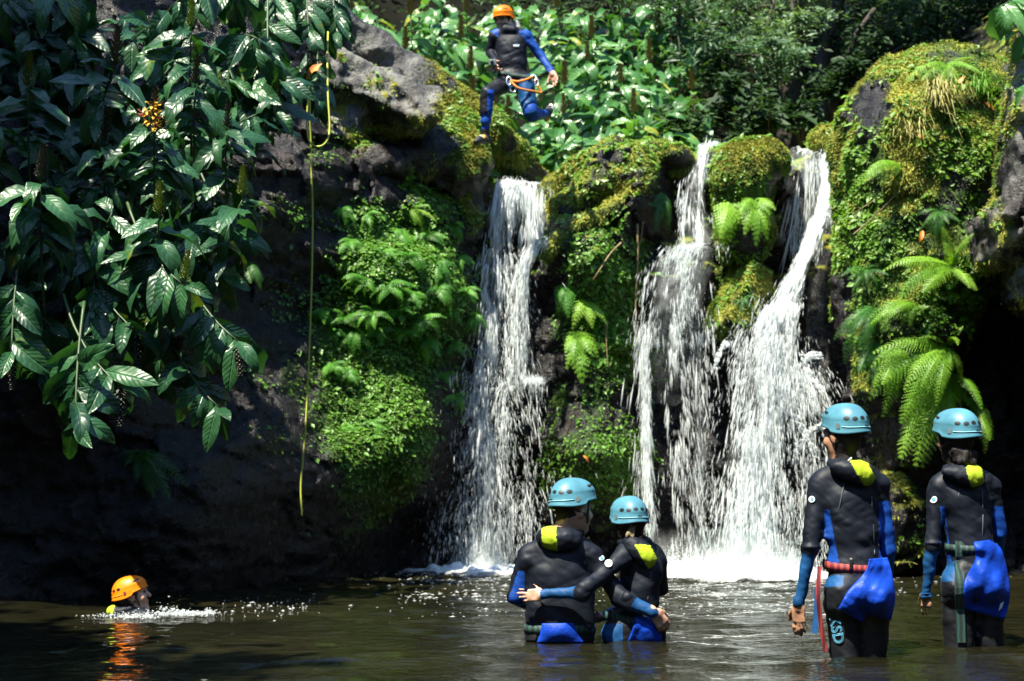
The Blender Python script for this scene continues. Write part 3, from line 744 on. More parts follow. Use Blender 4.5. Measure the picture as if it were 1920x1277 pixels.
for i in range(46):
    px, py = 620 + 720 * (i + random.random()) / 46, random.uniform(-20, 270) * (.5 if i % 2 else 1)
    if px < 900: py = min(py, (px - 640) * .75)
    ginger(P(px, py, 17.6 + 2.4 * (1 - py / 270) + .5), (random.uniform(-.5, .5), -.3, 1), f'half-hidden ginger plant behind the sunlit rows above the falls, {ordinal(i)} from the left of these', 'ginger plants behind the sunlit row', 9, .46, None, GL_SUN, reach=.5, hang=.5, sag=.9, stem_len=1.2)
# plants at the frame edge above the grey rock
ginger(P(1876, 12, 12.9), (-.3, -.3, -.2), 'large-leaved ginger plant hanging over the top of the grey rock', 'ginger plants by the grey rock', 8, .42, None, GL_SUN, reach=.4, hang=.8, sag=-.2)
ginger(P(1912, 60, 12.9), (-.5, -.3, .1), 'ginger plant with leaves touching the mossy boulder top at the frame edge', 'ginger plants by the grey rock', 7, .36, None, GL_SUN, reach=.4, hang=.7, sag=-.2)
ginger(P(1918, 165, 12.7), (-.8, -.3, .0), 'small bright ginger sprig in front of the grey rock', 'ginger plants by the grey rock', 6, .26, None, GL_SUN, reach=.3, hang=.4, sag=-.2)
# young broad-leaved seedlings on the cap rock
def seedling(px, py, label, n=7, L=.2, d=(0, -.3, 1)):
    p, nn = hit(px, py); ginger(p + Vector((0, -.05, .12)), d, label, 'seedlings on the rocks', n, L, None, SEED, reach=.2, hang=.25, sag=.9, stem_len=.3)
M['seed'] = m_leaf('seedling_leaf', (.12, .28, .03), (.2, .4, .05), .4, .45)
SEED = tinted(GLEAF, M['seed'])
seedling(1185, 262, 'bright green seedling growing on top of the brown cap rock', 9, .24); seedling(1150, 285, 'lower bright seedling on the face of the brown cap rock', 6, .17)
seedling(1215, 290, 'seedling at the end of the brown cap rock by the flat rock', 6, .17); seedling(1165, 415, 'pale broad-leaved seedling hanging below the brown cap rock', 5, .16, (0, -.6, .3))
seedling(1590, 205, 'yellow-green seedling on the edge of the huge mossy boulder', 4, .16); seedling(870, 410, 'small round-leaved seedling beside the narrow fall', 6, .1)
seedling(602, 590, 'broad-leaved seedling touching the rope', 4, .16); seedling(1600, 238, 'seedling with round leaves at the lip beside the mossy boulder', 5, .1)

# ---- ferns
def frond_mesh(name, pairs, lobes, bend, width, seed, tri=False):
    r = np.random.default_rng(seed); q = []
    def axis(t):
        a = bend * t * t * .6
        return np.array([0, t * math.cos(a * .8) , -t * math.sin(a)])
    k = 7; pts = [axis(t) for t in np.linspace(0, 1, k)]; parts = [tube(pts, np.linspace(.008, .002, k), 4, False)]
    for i in range(pairs):
        t = .08 + .9 * i / (pairs - 1); b = axis(t); tg = axis(min(t + .02, 1.02)) - b; tg /= np.linalg.norm(tg)
        prof = (math.sin(math.pi * min(1, t * .8 + .2)) ** .7) if not tri else (1 - t) ** .8 + .04
        L = width * prof + .012
        for sgn in (-1, 1):
            d = np.array([sgn, 0, 0]) * .93 + tg * .42 + np.array([0, 0, -.22 + r.normal() * .1]); d /= np.linalg.norm(d)
            nrm = np.cross(d, tg) * sgn; nrm /= np.linalg.norm(nrm); e = np.cross(nrm, d); e /= np.linalg.norm(e)
            wv_ = .55 / pairs * (1.5 if tri else 1)
            if lobes <= 1:
                m = b + d * L * .5 - np.array([0, 0, .04 * L]); tpp = b + d * L - np.array([0, 0, .18 * L])
                parts.append((np.array([b, m + e * wv_, tpp, m - e * wv_]), np.array([[0, 1, 2, 3]])))
            else:
                for j in range(lobes):
                    u0, u1 = (j + .1) / lobes, (j + 1) / lobes; c0 = b + d * L * u0 - np.array([0, 0, .2 * L * u0 * u0]); c1 = b + d * L * u1 - np.array([0, 0, .2 * L * u1 * u1])
                    ww = wv_ * (1.15 - .9 * u1) * (1 + .2 * r.normal()) * 1.25
                    parts.append((np.array([c0, c1 + e * ww * .9 + d * .004, c1, c1 - e * ww * .9 + d * .004]), np.array([[0, 1, 2], [0, 2, 3]])))
    v, f = merge(parts); return mesh_np(name, v, f, False)
FR = [frond_mesh('frond', 24, 6, (.5, .9, 1.3)[i % 3], (.16, .13, .15)[i % 3], 400 + i) for i in range(6)]
FR_TRI = [frond_mesh('frond', 11, 5, (.6, 1.0, 1.4)[i % 3], .34, 410 + i, True) for i in range(4)]
FR_BR, FR_DK, MH = tinted(FR, M['fern']), tinted(FR, M['fern_dark']), tinted(FR_TRI, M['maiden'])
FR_TRIB = tinted(FR_TRI, M['fern'])
def fern(base, tips, label, group, ms, up=(0, -.7, .7), name='fern', cat='fern'):
    root = empty(name, base, label, cat, group)
    for t in tips:
        o = obj('frond', ms[random.randrange(len(ms))], None, root); d = Vector(t) - Vector(base)
        u = Vector(up) + rv(.2)
        o.matrix_local = frame_matrix((0, 0, 0), d + u * d.length * .25, u, d.length)
    return root
def fern_px(c, tips, label, group, ms, dy=.35, **k):
    b, n = hit(*c)
    tips = list(tips) + [(c[0] + (x - c[0]) * random.uniform(.55, 1.0) + random.uniform(-22, 22), c[1] + (y - c[1]) * random.uniform(.55, 1.0) + random.uniform(-18, 18)) for x, y in tips]
    ts = [P(x, y, b.y - dy * random.uniform(.3, 1.2)) for x, y in tips]
    return fern(b, ts, label, group, ms, **k)
FB = 'ferns on the mossy boulder'
fern_px((1775, 650), [(1700, 735), (1690, 790), (1720, 770), (1760, 740), (1810, 700), (1650, 690), (1655, 640), (1740, 620), (1800, 610)], 'upper spreading bright fern above the low hanging one on the mossy boulder', FB, FR_BR)
fern_px((1775, 700), [(1690, 860), (1720, 840), (1745, 810), (1780, 800), (1820, 760), (1845, 730), (1700, 800), (1735, 735)], 'largest bright fern hanging low over the pool behind the two standing people', FB, FR_BR, .5)
fern_px((1815, 745), [(1868, 800), (1855, 770), (1860, 830), (1835, 790)], 'fern with fronds reaching into the dark hollow', FB, FR_BR, .4)
fern_px((1700, 650), [(1660, 760), (1680, 740), (1640, 700), (1655, 720)], 'narrow fern drooping in yellow-green strips on the boulder', FB, FR_BR, .3)
fern_px((1785, 500), [(1667, 482), (1735, 540), (1800, 445), (1830, 540), (1780, 440), (1700, 520)], 'pale fern with stiff upright frond in the middle of the boulder', FB, FR_BR, .3)
fern_px((1720, 570), [(1650, 560), (1690, 600), (1630, 600), (1735, 580)], 'fern with fronds spread flat beneath the pale one', FB, FR_BR, .25)
fern_px((1640, 575), [(1575, 650), (1590, 620), (1610, 655), (1625, 630)], 'fern hanging over the edge next to the white chute', FB, FR_DK, .3)
fern_px((1625, 505), [(1600, 540), (1590, 520), (1640, 490), (1650, 530)], 'small fern tuft near the white chute', FB, FR_DK, .2)
fern_px((1640, 640), [(1610, 700), (1640, 720), (1670, 690)], 'small dark fern below the edge fern', FB, FR_DK, .25)
fern_px((1775, 120), [(1700, 128), (1730, 150), (1790, 150), (1830, 110), (1840, 145), (1760, 175)], 'feathery fern on the crown of the mossy boulder', FB, FR_BR, .25, up=(0, -.3, .9))
fern_px((1690, 310), [(1600, 320), (1630, 300), (1650, 345)], 'thin fern lying across the small leaves of the boulder', FB, FR_BR, .2)
fern_px((1760, 395), [(1735, 420), (1745, 440), (1775, 440), (1800, 415), (1740, 390), (1785, 375)], 'grey-green star-shaped fern rosette on the boulder', FB, FR_DK, .2)
FC = 'ferns on the cap rocks'
fern_px((1370, 375), [(1340, 440), (1355, 450), (1372, 445), (1385, 410)], 'bright fern hanging from the round cap rock, nearer the middle fall', FC, FR_TRIB, .25)
fern_px((1415, 370), [(1400, 430), (1425, 450), (1440, 440), (1450, 405), (1445, 380), (1385, 400)], 'bright fern hanging from the round cap rock, nearer the wide fall', FC, FR_TRIB, .25)
fern_px((1395, 555), [(1390, 590), (1410, 580), (1420, 555)], 'small fern on the angular rock wedge', FC, FR_DK, .15)
fern_px((1240, 360), [(1230, 430), (1250, 425), (1215, 400), (1262, 400)], 'dark fern hanging under the flat cap rock', FC, FR_DK, .2)
fern_px((1085, 620), [(1070, 680), (1090, 710), (1110, 690), (1060, 650), (1120, 650)], 'fern hanging in the middle of the green wall between two falls', FC, FR_TRIB, .3)
fern_px((1100, 560), [(1075, 600), (1110, 610), (1130, 590)], 'upper small fern on the green wall between two falls', FC, FR_TRIB, .25)
fern_px((1060, 530), [(1045, 580), (1065, 590), (1085, 570)], 'fern beside the side stream of the narrow fall', FC, MH, .25)
fern_px((770, 350), [(720, 330), (735, 390), (765, 400), (795, 385), (800, 345), (770, 310)], 'light green fern standing under the dark rounded rock', FC, FR_BR, .2)
fern_px((770, 390), [(805, 385), (800, 410), (780, 420)], 'small arching fern below the light green one', FC, FR_BR, .15)
fern_px((255, 850), [(315, 860), (320, 920), (290, 915), (255, 900), (230, 880), (240, 850)], 'dark green fern hanging alone in the shadow above the swimmer', FC, FR_DK, .4)
fern_px((460, 490), [(430, 520), (470, 530), (485, 510)], 'dark fern tucked behind the end of the ginger thicket', FC, FR_DK, .3)
# maidenhair clumps below the ledge beside the narrow fall
MHP = [[(640, 390), (690, 400), (740, 430), (800, 440), (850, 420)],
       [(660, 450), (720, 470), (770, 480), (820, 490), (860, 480)],
       [(690, 520), (730, 530), (775, 545), (820, 540), (870, 540)],
       [(605, 580), (650, 590), (700, 580), (745, 580), (790, 590), (845, 580), (885, 590)],
       [(625, 620), (665, 620), (710, 615), (755, 615), (800, 630), (850, 640)],
       [(620, 680), (650, 690), (830, 700), (850, 740), (700, 790), (650, 800)]]
for ri, row in enumerate(MHP):
    for ci, (px, py) in enumerate(row):
        b, n = hit(px, py); s = random.uniform(.19, .29) * (1 if ri < 5 else .8)
        tips = [b + Vector((random.uniform(-.9, .9), random.uniform(-.6, -.1), random.uniform(-1.0, .1))).normalized() * s * random.uniform(.5, 1.2) for _ in range(12)]
        fern(b + n * .02, tips, f"maidenhair fern between rope and narrow fall, {ORD[ci]} from the rope in the {['top', 'second', 'third', 'fourth', 'fifth', 'lowest'][ri]} row", 'maidenhair ferns on the wet wall', MH, up=(0, -.6, .8), name='maidenhair_fern')

# ---- small leaves and moss that nobody could count
def scatter(v, f, n, w, seed):
    """points, normals on quads f chosen with vertex weights w"""
    r = np.random.default_rng(seed)
    a = np.linalg.norm(np.cross(v[f[:, 2]] - v[f[:, 0]], v[f[:, 3]] - v[f[:, 1]]), axis=1) * w[f].mean(1)
    i = r.choice(len(f), n, p=a / a.sum()); u, t = r.random((2, n, 1))
    q = f[i]; p = (v[q[:, 0]] * (1 - u) + v[q[:, 1]] * u) * (1 - t) + (v[q[:, 3]] * (1 - u) + v[q[:, 2]] * u) * t
    return p, i, r
def leaves_at(p, nrm, size, r, lift=.01, up=.5, asp=1.35, jitter=.55, toward=(0, -.4, .2)):
    n = len(p); nn = nrm + r.normal(0, jitter, (n, 3)) + np.array([0, 0, up]) + np.array(toward); nn /= np.linalg.norm(nn, axis=1)[:, None]
    t = r.normal(0, 1, (n, 3)) - np.array([0, 0, .8]); t -= (t * nn).sum(1)[:, None] * nn; t /= np.linalg.norm(t, axis=1)[:, None]
    b = np.cross(nn, t); s = (size * np.clip(np.exp(r.normal(-.12, .42, n)), .35, 2.4))[:, None]; c = p + nrm * lift * r.uniform(.3, 2.2, (n, 1))
    fold = nn * s * .12
    v = np.stack([c - t * s * asp * .1, c + b * s * .5 + t * s * asp * .4 + fold, c + t * s * asp, c - b * s * .5 + t * s * asp * .4 + fold], 1).reshape(-1, 3)
    k = np.arange(n)[:, None] * 4
    return v, np.concatenate([k + [0, 1, 2], k + [0, 2, 3]])
def blades_at(p, nrm, ln, r, w=.006):
    n = len(p); d = nrm + r.normal(0, .45, (n, 3)) + np.array([0, 0, -.15]); d /= np.linalg.norm(d, axis=1)[:, None]
    s = np.cross(d, r.normal(0, 1, (n, 3))); s /= np.linalg.norm(s, axis=1)[:, None]; L = (ln * r.uniform(.5, 1.3, n))[:, None]
    v = np.stack([p - s * w, p + s * w, p + d * L + np.array([0, 0, -1]) * L * .35], 1).reshape(-1, 3)
    return v, np.arange(3 * n).reshape(-1, 3)
q = proj(cliff_v); face_ok = (cliff_v[:, 2] > .25) & (np.abs(cliff_v[:, 0]) < 6.2) & (cliff_v[:, 1] < 17.6)
wl = face_ok * np.clip(cl_moss * 1.3 - .25, 0, 1) * (1.2 * blob(q, 740, 470, 150, 120) + .45 * blob(q, 720, 760, 110, 150) + .8 * blob(q, 1140, 520, 110, 220) + .6 * blob(q, 1130, 870, 90, 70)
      + 1.2 * blob(q, 1390, 350, 60, 80) + .8 * blob(q, 1400, 570, 50, 60) + .6 * blob(q, 860, 330, 60, 60) + .02)
cn = np.clip((fbm(cliff_v[:, 0] * 3, cliff_v[:, 2] * 3, cliff_v[:, 0] * 0, 3, 88) - .25) * 3, 0, 1); wl = wl + face_ok * cn * .10 * (blob(q, 570, 520, 90, 280) + blob(q, 640, 350, 60, 80) + blob(q, 480, 720, 70, 80))
p, i, r_ = scatter(cliff_v, cliff_f, 36000, wl, 1)
v_, f_ = leaves_at(p, cliff_n[cliff_f[i, 0]], .026, r_)
tag(obj('small_leaf_cover', mesh_np('small_leaf_cover', v_, f_, False), M['cover']), 'small creeping leaves covering the wet wall', kind='stuff')
p, i, r_ = scatter(cliff_v, cliff_f, 40000, face_ok * np.clip(cl_moss - .3, 0, 1) * (cl_gold < .4), 2)
v_, f_ = blades_at(p, cliff_n[cliff_f[i, 0]], .035, r_)
tag(obj('moss_cover', mesh_np('moss_cover', v_, f_, False), M['moss']), 'green moss hanging on the wet wall', kind='stuff')
cv, cf, gv, gf, mv, mf_ = [], [], [], [], [], []
oc = og = om = 0
for k, (v, f, n, mo, go) in enumerate(ROCKS):
    nn = [18000, 2200, 400, 1400, 2400, 1700, 700, 5000, 1200, 400][k]; cn = fbm(v[:, 0] * 2.6, v[:, 1] * 2.6, v[:, 2] * 2.6, 3, 91); cn = np.clip((cn + .15) * 3, .04, 1)
    qq = proj(v)
    wt = np.clip(mo - .15, 0, 1) * cn
    if k == 0: wt = wt * (.15 + 1.3 * blob(qq, 1620, 330, 60, 110) + .9 * blob(qq, 1640, 470, 80, 130) + .8 * blob(qq, 1790, 330, 70, 130) + .6 * blob(qq, 1760, 560, 110, 120))
    p, i, r_ = scatter(v, f, nn, wt + 1e-6, 20 + k); a, b = leaves_at(p, n[f[i, 0]], .028, r_); cv.append(a); cf.append(b + oc); oc += len(a)
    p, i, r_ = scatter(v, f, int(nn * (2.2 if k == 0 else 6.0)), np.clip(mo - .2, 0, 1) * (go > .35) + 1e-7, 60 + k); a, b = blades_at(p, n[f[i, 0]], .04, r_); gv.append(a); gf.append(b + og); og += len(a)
    p, i, r_ = scatter(v, f, int(nn * 1.2), np.clip(mo - .2, 0, 1) * (go < .6) + 1e-7, 90 + k); a, b = blades_at(p, n[f[i, 0]], .045, r_); mv.append(a); mf_.append(b + om); om += len(a)
M['cover_sun'] = m_leaf('cover_leaf_sunlit', (.10, .22, .015), (.28, .38, .04), .45, .35, False)  # sunlit copy of the cover leaf, sunshine painted into its colour
tag(obj('small_leaf_cover', mesh_np('boulder_leaf_cover', np.concatenate(cv), np.concatenate(cf), False), M['cover_sun']), 'small sunlit leaves growing over the boulders', kind='stuff')
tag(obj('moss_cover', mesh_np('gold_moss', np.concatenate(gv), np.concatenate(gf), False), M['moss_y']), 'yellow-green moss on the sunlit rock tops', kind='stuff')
tag(obj('moss_cover', mesh_np('boulder_moss', np.concatenate(mv), np.concatenate(mf_), False), M['moss']), 'green moss hanging from the boulders', kind='stuff')
# grass tuft on the boulder
def grass_tuft(px, py, n, L, label, m):
    b, nn = hit(px, py); r = np.random.default_rng(px); parts = []
    for i in range(n):
        d = Vector((r.normal() * .5, -.5 + r.normal() * .3, .5 + r.normal() * .3)).normalized(); o = b + Vector((r.normal() * .08, 0, r.normal() * .06)); ln = L * r.uniform(.6, 1.2); s = d.cross(Vector((0, 1, .3))).normalized() * .005
        m1 = o + d * ln * .5; t = o + d * ln * .8 + Vector((0, 0, -ln * .55))
        parts.append((np.array([tuple(o - s), tuple(o + s), tuple(m1 + s), tuple(m1 - s), tuple(t)]), [np.array([[0, 1, 2, 3]]), np.array([[3, 2, 4]])]))
    v, f = merge(parts); tag(obj('grass_tuft', mesh_np('grass_tuft', v, f, False), m), label, 'grass tuft')
M['straw'] = simple('straw_grass', (.26, .24, .06), .7, .3, 20)
grass_tuft(1760, 190, 130, .42, 'straw-coloured grass tuft hanging over the mossy boulder front', M['straw']); grass_tuft(1715, 250, 90, .32, 'thinner grass tuft hanging lower on the boulder', M['straw'])
grass_tuft(1840, 170, 80, .3, 'green grass tuft near the frame-edge rock', M['fern'])
# hanging roots and twigs
M['root'] = simple('pale_root', (.22, .16, .08), .8, .3, 20)
def twig(pts, rad, label, name='hanging_root', cat='root'):
    w = []
    for px, py in pts:
        b, n = hit(px, py); w.append(b + Vector((0, -.06, 0)))
    yy = min(q.y for q in w); w = [P(px, py, .5 * yy + .5 * q.y) for (px, py), q in zip(pts, w)]
    v, f = tube(catmull(w, 24), np.linspace(rad, rad * .45, 24), 6); tag(obj(name, mesh_np(name, v, f), M['root']), label, cat)
twig([(1195, 420), (1196, 480), (1192, 560), (1193, 615)], .014, 'pale thin root hanging beside the fanned middle fall')
twig([(1206, 415), (1203, 440), (1197, 470)], .009, 'short pale root next to the long hanging one'); twig([(1165, 455), (1145, 475), (1125, 505), (1112, 525)], .012, 'bent tan twig sticking out of the green wall', 'bent_twig', 'twig')
twig([(1600, 440), (1635, 410), (1680, 365)], .009, 'straight tan twig leaning on the boulder edge', 'bent_twig', 'twig'); twig([(1138, 600), (1137, 640), (1140, 690)], .008, 'thin yellow root hanging below the bent twig')
twig([(1565, 430), (1610, 395), (1640, 375)], .008, 'thin tan twig beside the white chute', 'bent_twig', 'twig'); twig([(878, 375), (890, 390), (905, 405)], .009, 'short twig at the edge of the narrow fall', 'bent_twig', 'twig')
# a few fallen orange leaves
for px, py, lab in ((1725, 258, 'orange fallen leaf on the moss of the boulder front'), (1840, 195, 'orange fallen leaf near the boulder crown'), (1725, 432, 'orange fallen leaf low on the boulder'), (1808, 150, 'small orange leaf among the feathery fern'), (605, 125, 'orange dying leaf above the rope loop'), (1095, 850, 'orange fallen leaf on the low mossy bulge')):
    b, n = hit(px, py)
    if px == 605: b = P(px, py, 12.6)
    me = GLEAF[px % 8].copy(); me.materials.clear(); me.materials.append(M['fallen']); o = obj('fallen_leaf', me); o.matrix_world = frame_matrix(b + n * .05, (random.uniform(-1, 1), -.2, -.5), (0, -1, .6), .14 if px != 605 else .22); tag(o, lab, 'leaf')

# ---- trees
def tree(base, top, rad, crowns, label, group, n=1500, leaf=(.11, .045), mat='tree_leaf', seed=0, limbs=5, tilt=.3):
    r = np.random.default_rng(seed); base, top = Vector(base), Vector(top)
    root = empty('forest_tree', base, label, 'tree', group); h = (top - base)
    k = 10; pts = [base.lerp(top, i / (k - 1)) - base + Vector((r.normal() * .07, r.normal() * .07, 0)) * (i > 0) for i in range(k)]
    v, f = tube(pts, np.linspace(rad, rad * .35, k), 9); tr = obj('trunk', mesh_np('trunk', v, f), M['bark'], root)
    parts = []; lp = []
    for c, s in crowns:
        c = Vector(c) - base
        a = pts[int(k * .45 + r.random() * k * .5)]
        m = (a + c) / 2 + Vector((0, 0, .15 * (c - a).length)); mid = catmull([a, m, c], 8); lp.append(tube(mid, np.linspace(rad * .32, rad * .08, 8), 5))
        nb = max(4, int(14 * s)); nl = int(n / len(crowns) / nb) + 1
        for b in range(nb):
            cc = np.array(c) + r.normal(0, .48, 3) * s; cs = s * r.uniform(.2, .42)
            pp = cc + r.normal(0, 1, (nl, 3)) * cs * np.array([1, 1, .55])
            a_, b_ = leaves_at(pp, np.tile([0, -.2, .8], (nl, 1)), leaf[1], r, 0, .4, leaf[0] / leaf[1], .6); parts.append((a_, b_))
            lp.append(tube([c, Vector(cc)], [rad * .08, rad * .03], 4, False))
    v, f = merge(lp); obj('limb', mesh_np('limb', v, f), M['bark'], tr)
    v, f = merge(parts); obj('crown', mesh_np('crown', v, f, False), M[mat], root)
    return root
TG = 'trees above the falls'
def hz(px, Y): x = (px - 960) / FPX * Y; return Vector((x, Y, float(hill_z(np.array([x]), np.array([Y]))[0])))
tree(hz(1480, 22), P(1520, -160, 21), .22, [(P(1430, 75, 20), .45), (P(1480, 65, 20.2), .35), (P(1500, 20, 21), .6), (P(1400, 20, 20.5), .5)], 'dark trunk with a small-leaved branch lit by the sun, middle of the dark wood', TG, 3600, (.10, .03), 'grey_leaf', 1)
tree(hz(1290, 21), P(1300, -120, 20.5), .16, [(P(1270, 50, 19.6), .5), (P(1330, 90, 19.6), .55), (P(1400, 105, 19.4), .5), (P(1450, 110, 19.3), .32), (P(1340, 30, 20), .6), (P(1240, 10, 20), .5)], 'grey-green small-leaved tree with horizontal lit branches over the middle fall', TG, 3800, (.11, .028), 'grey_leaf', 2)
tree(hz(1555, 23), P(1590, -150, 22), .18, [(P(1620, 30, 22), .7), (P(1560, 80, 23), .6)], 'slender dark trunk leaning away from the mossy boulder', TG, 1600, (.1, .04), 'tree_leaf', 3)
tree(hz(1505, 20.5), P(1640, 20, 20.0), .1, [(P(1650, 40, 20), .6), (P(1620, 150, 21), .5)], 'thin dark trunk crossing diagonally behind the mossy boulder', TG, 1600, (.1, .04), 'tree_leaf', 4)
tree(hz(1700, 25), P(1690, -200, 24), .25, [(P(1700, 60, 24), 1.0), (P(1800, 20, 24), 1.0), (P(1620, 20, 25), .9)], 'broad dark tree deepest in the shade above the mossy boulder', TG, 2600, (.13, .05), 'tree_leaf', 5)
tree(hz(1860, 22), P(1880, -200, 21), .2, [(P(1850, 20, 21), .8), (P(1780, 60, 22), .7)], 'dark tree behind the grey rock at the frame edge', TG, 2200, (.12, .05), 'tree_leaf', 6)
tree(hz(1380, 26), P(1390, -150, 26), .2, [(P(1380, 40, 26), 1.0), (P(1450, 0, 26), 1.0), (P(1320, 0, 26), .9)], 'far dark tree between the grey-green one and the wood', TG, 2400, (.13, .05), 'tree_leaf', 7)
tree(hz(1150, 25), P(1160, -200, 25), .22, [(P(1150, -30, 24.5), 1.1), (P(1260, -20, 25), 1.0), (P(1050, -40, 24.5), 1.1)], 'tall tree behind the sunlit ginger, only its low leaves in view', TG, 2600, (.13, .05), 'tree_leaf', 8)
# shrubs at the dark foot of the wood
def shrub(px, py, Y, s, label, seed, n=500, mat='tree_leaf', leaf=(.14, .06)):
    r = np.random.default_rng(seed); b = P(px, py, Y); root = empty('forest_shrub', b, label, 'shrub', 'shrubs in the dark wood'); parts = []; st = []
    for k in range(6):
        c = np.array([r.normal() * s * .5, r.normal() * s * .3, abs(r.normal()) * s * .5]); pp = c + r.normal(0, 1, (n // 6, 3)) * s * .22
        parts.append(leaves_at(pp, np.tile([0, -.3, .8], (len(pp), 1)), leaf[1], r, 0, .4, leaf[0] / leaf[1], .6)); st.append(tube([(0, 0, -.3), c * .6, c], [.02, .012, .005], 5))
    v, f = merge(st); obj('stem', mesh_np('stem', v, f), M['bark'], root); v, f = merge(parts); obj('foliage', mesh_np('foliage', v, f, False), M[mat], root)
for i, (px, py, Y, s, lab) in enumerate([(1370, 215, 19, .5, 'shrub at the foot of the wood beyond the round cap rock'), (1440, 240, 18.6, .45, 'low shrub just above the lip between the wider falls'), (1500, 235, 19, .35, 'small shrub at the base of the dark trunks'), (1620, 140, 20, .6, 'shrub catching a little light behind the mossy boulder'),
     (1560, 190, 20, .5, 'shrub behind the lip stone of the widest fall'), (1300, 250, 18.2, .4, 'shrub at the end of the sunlit ginger'), (1340, 170, 20, .6, 'taller shrub under the grey-green tree'), (1670, 60, 22, .7, 'dark shrub high above the mossy boulder'), (1760, 40, 21, .6, 'dark shrub behind the crown of the mossy boulder')]):
    shrub(px, py, Y, s, lab, 70 + i)
# undergrowth on the slope
r_ = np.random.default_rng(5); n_ = 24000
ux = r_.uniform(-9, 11, n_); uy = 17.5 + 12 * r_.random(n_) ** 1.3; uz = hill_z(ux, uy) + r_.random(n_) ** 2 * .7
v_, f_ = leaves_at(np.stack([ux, uy, uz], 1), np.tile([0, -.4, .8], (n_, 1)), .06, r_, 0, .4, 2.0, .7)
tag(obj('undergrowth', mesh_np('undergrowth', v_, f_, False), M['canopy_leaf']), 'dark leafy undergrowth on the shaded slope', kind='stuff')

# ---- canopy trees whose crowns stand above the picture and shade the bank and the wood
CG = 'canopy trees around the gorge'
def canopy(base, crowns, label, seed, n=5200):
    b = Vector(base); t = Vector(crowns[0][0]); tree(b, (t.x, t.y, t.z - .2), .24, [(Vector(c), s) for c, s in crowns], label, CG, n, (.2, .11), 'canopy_leaf', seed)
canopy((-7.2, 11.6, 5.5), [((-6.1, 9.1, 8.0), .75), ((-5.2, 9.4, 8.1), .6), ((-6.8, 8.7, 8.2), .8), ((-5.7, 8.6, 7.8), .55), ((-7.4, 9.7, 8.4), .8), ((-5.7, 10.1, 8.6), .6)], 'tall tree rooted above the ginger bank, crown spread towards the rope', 31, 15000)
canopy((-10.5, 5.5, 2.0), [((-6.2, 3.9, 7.8), .9), ((-5.4, 4.5, 7.9), .8), ((-6.6, 5.2, 7.8), .8), ((-7.4, 6.4, 8.4), .8), ((-4.9, 3.4, 7.8), .8), ((-7.0, 4.9, 8.2), .9)], 'tree leaning over the dark corner of the pool from the bank', 32, 12000)
canopy((3.0, 24, 10.5), [((3.2, 20.8, 12.2), 1.4), ((5.2, 21.0, 12.6), 1.5), ((7.4, 20.6, 12.2), 1.5), ((4.2, 22.6, 13.5), 1.5)], 'canopy tree high over the dark wood', 33, 7000)
canopy((8.5, 22, 9.5), [((8.6, 18.6, 11.5), 1.4), ((6.6, 18.6, 11.4), 1.2), ((5.0, 18.2, 11.2), 1.0), ((9.8, 20, 12), 1.4)], 'canopy tree above the grey rock', 34, 6000)
# ================================================================== falling water
def m_sheet():
    t = NT('water_sheet'); u, v = t.attr('su'), t.attr('sv')
    cv_ = t.n('CombineXYZ'); t.set(cv_.inputs[0], t.math('MULTIPLY', u, 42.0)); t.set(cv_.inputs[1], t.math('MULTIPLY', v, 4.2)); t.set(cv_.inputs[2], t.attr('seed'))
    n1 = t.noise(cv_.outputs[0], 1.0, 5, .65, .6)
    den = t.attr('den')
    f = t.math('MULTIPLY_ADD', t.math('ADD', n1, t.math('SUBTRACT', den, 1.40)), 3.2, True); f.node.inputs[2].default_value = 0
    f = t.math('MAXIMUM', t.math('MULTIPLY', f, .92), t.math('MULTIPLY', t.attr('haze'), t.math('ADD', t.math('MULTIPLY', n1, 1.2), -.1, True)))
    p = t.pbsdf(Base__Color=(.86, .89, .9), Roughness=.3, Normal=t.bump(n1, .8, .03)); tl = t.n('BsdfTranslucent', Color=(.8, .84, .86)); m1 = t.n('MixShader', i0=.3)
    t.set(m1.inputs[1], p.outputs[0]); t.set(m1.inputs[2], tl.outputs[0])
    tr = t.n('BsdfTransparent', Color=(.96, .98, .98)); mx = t.n('MixShader'); t.set(mx.inputs[0], f); t.set(mx.inputs[1], tr.outputs[0]); t.set(mx.inputs[2], m1.outputs[0])
    return t.done(mx)
M['sheet'] = m_sheet()
def path3(pts, n):
    """(px,py,Y,half width px, density) -> centre points, half widths in m, densities"""
    a = np.array(pts, float); c = PA(a[:, 0], a[:, 1], a[:, 2]); q = np.c_[c, a[:, 3] / FPX * a[:, 2], a[:, 4]]
    k = catmull([tuple(x[:3]) for x in q], n); s = np.linspace(0, 1, n); s0 = np.linspace(0, 1, len(a))
    return k, np.interp(s, s0, q[:, 3]), np.clip(np.interp(s, s0, q[:, 4]), 0, 1.6)
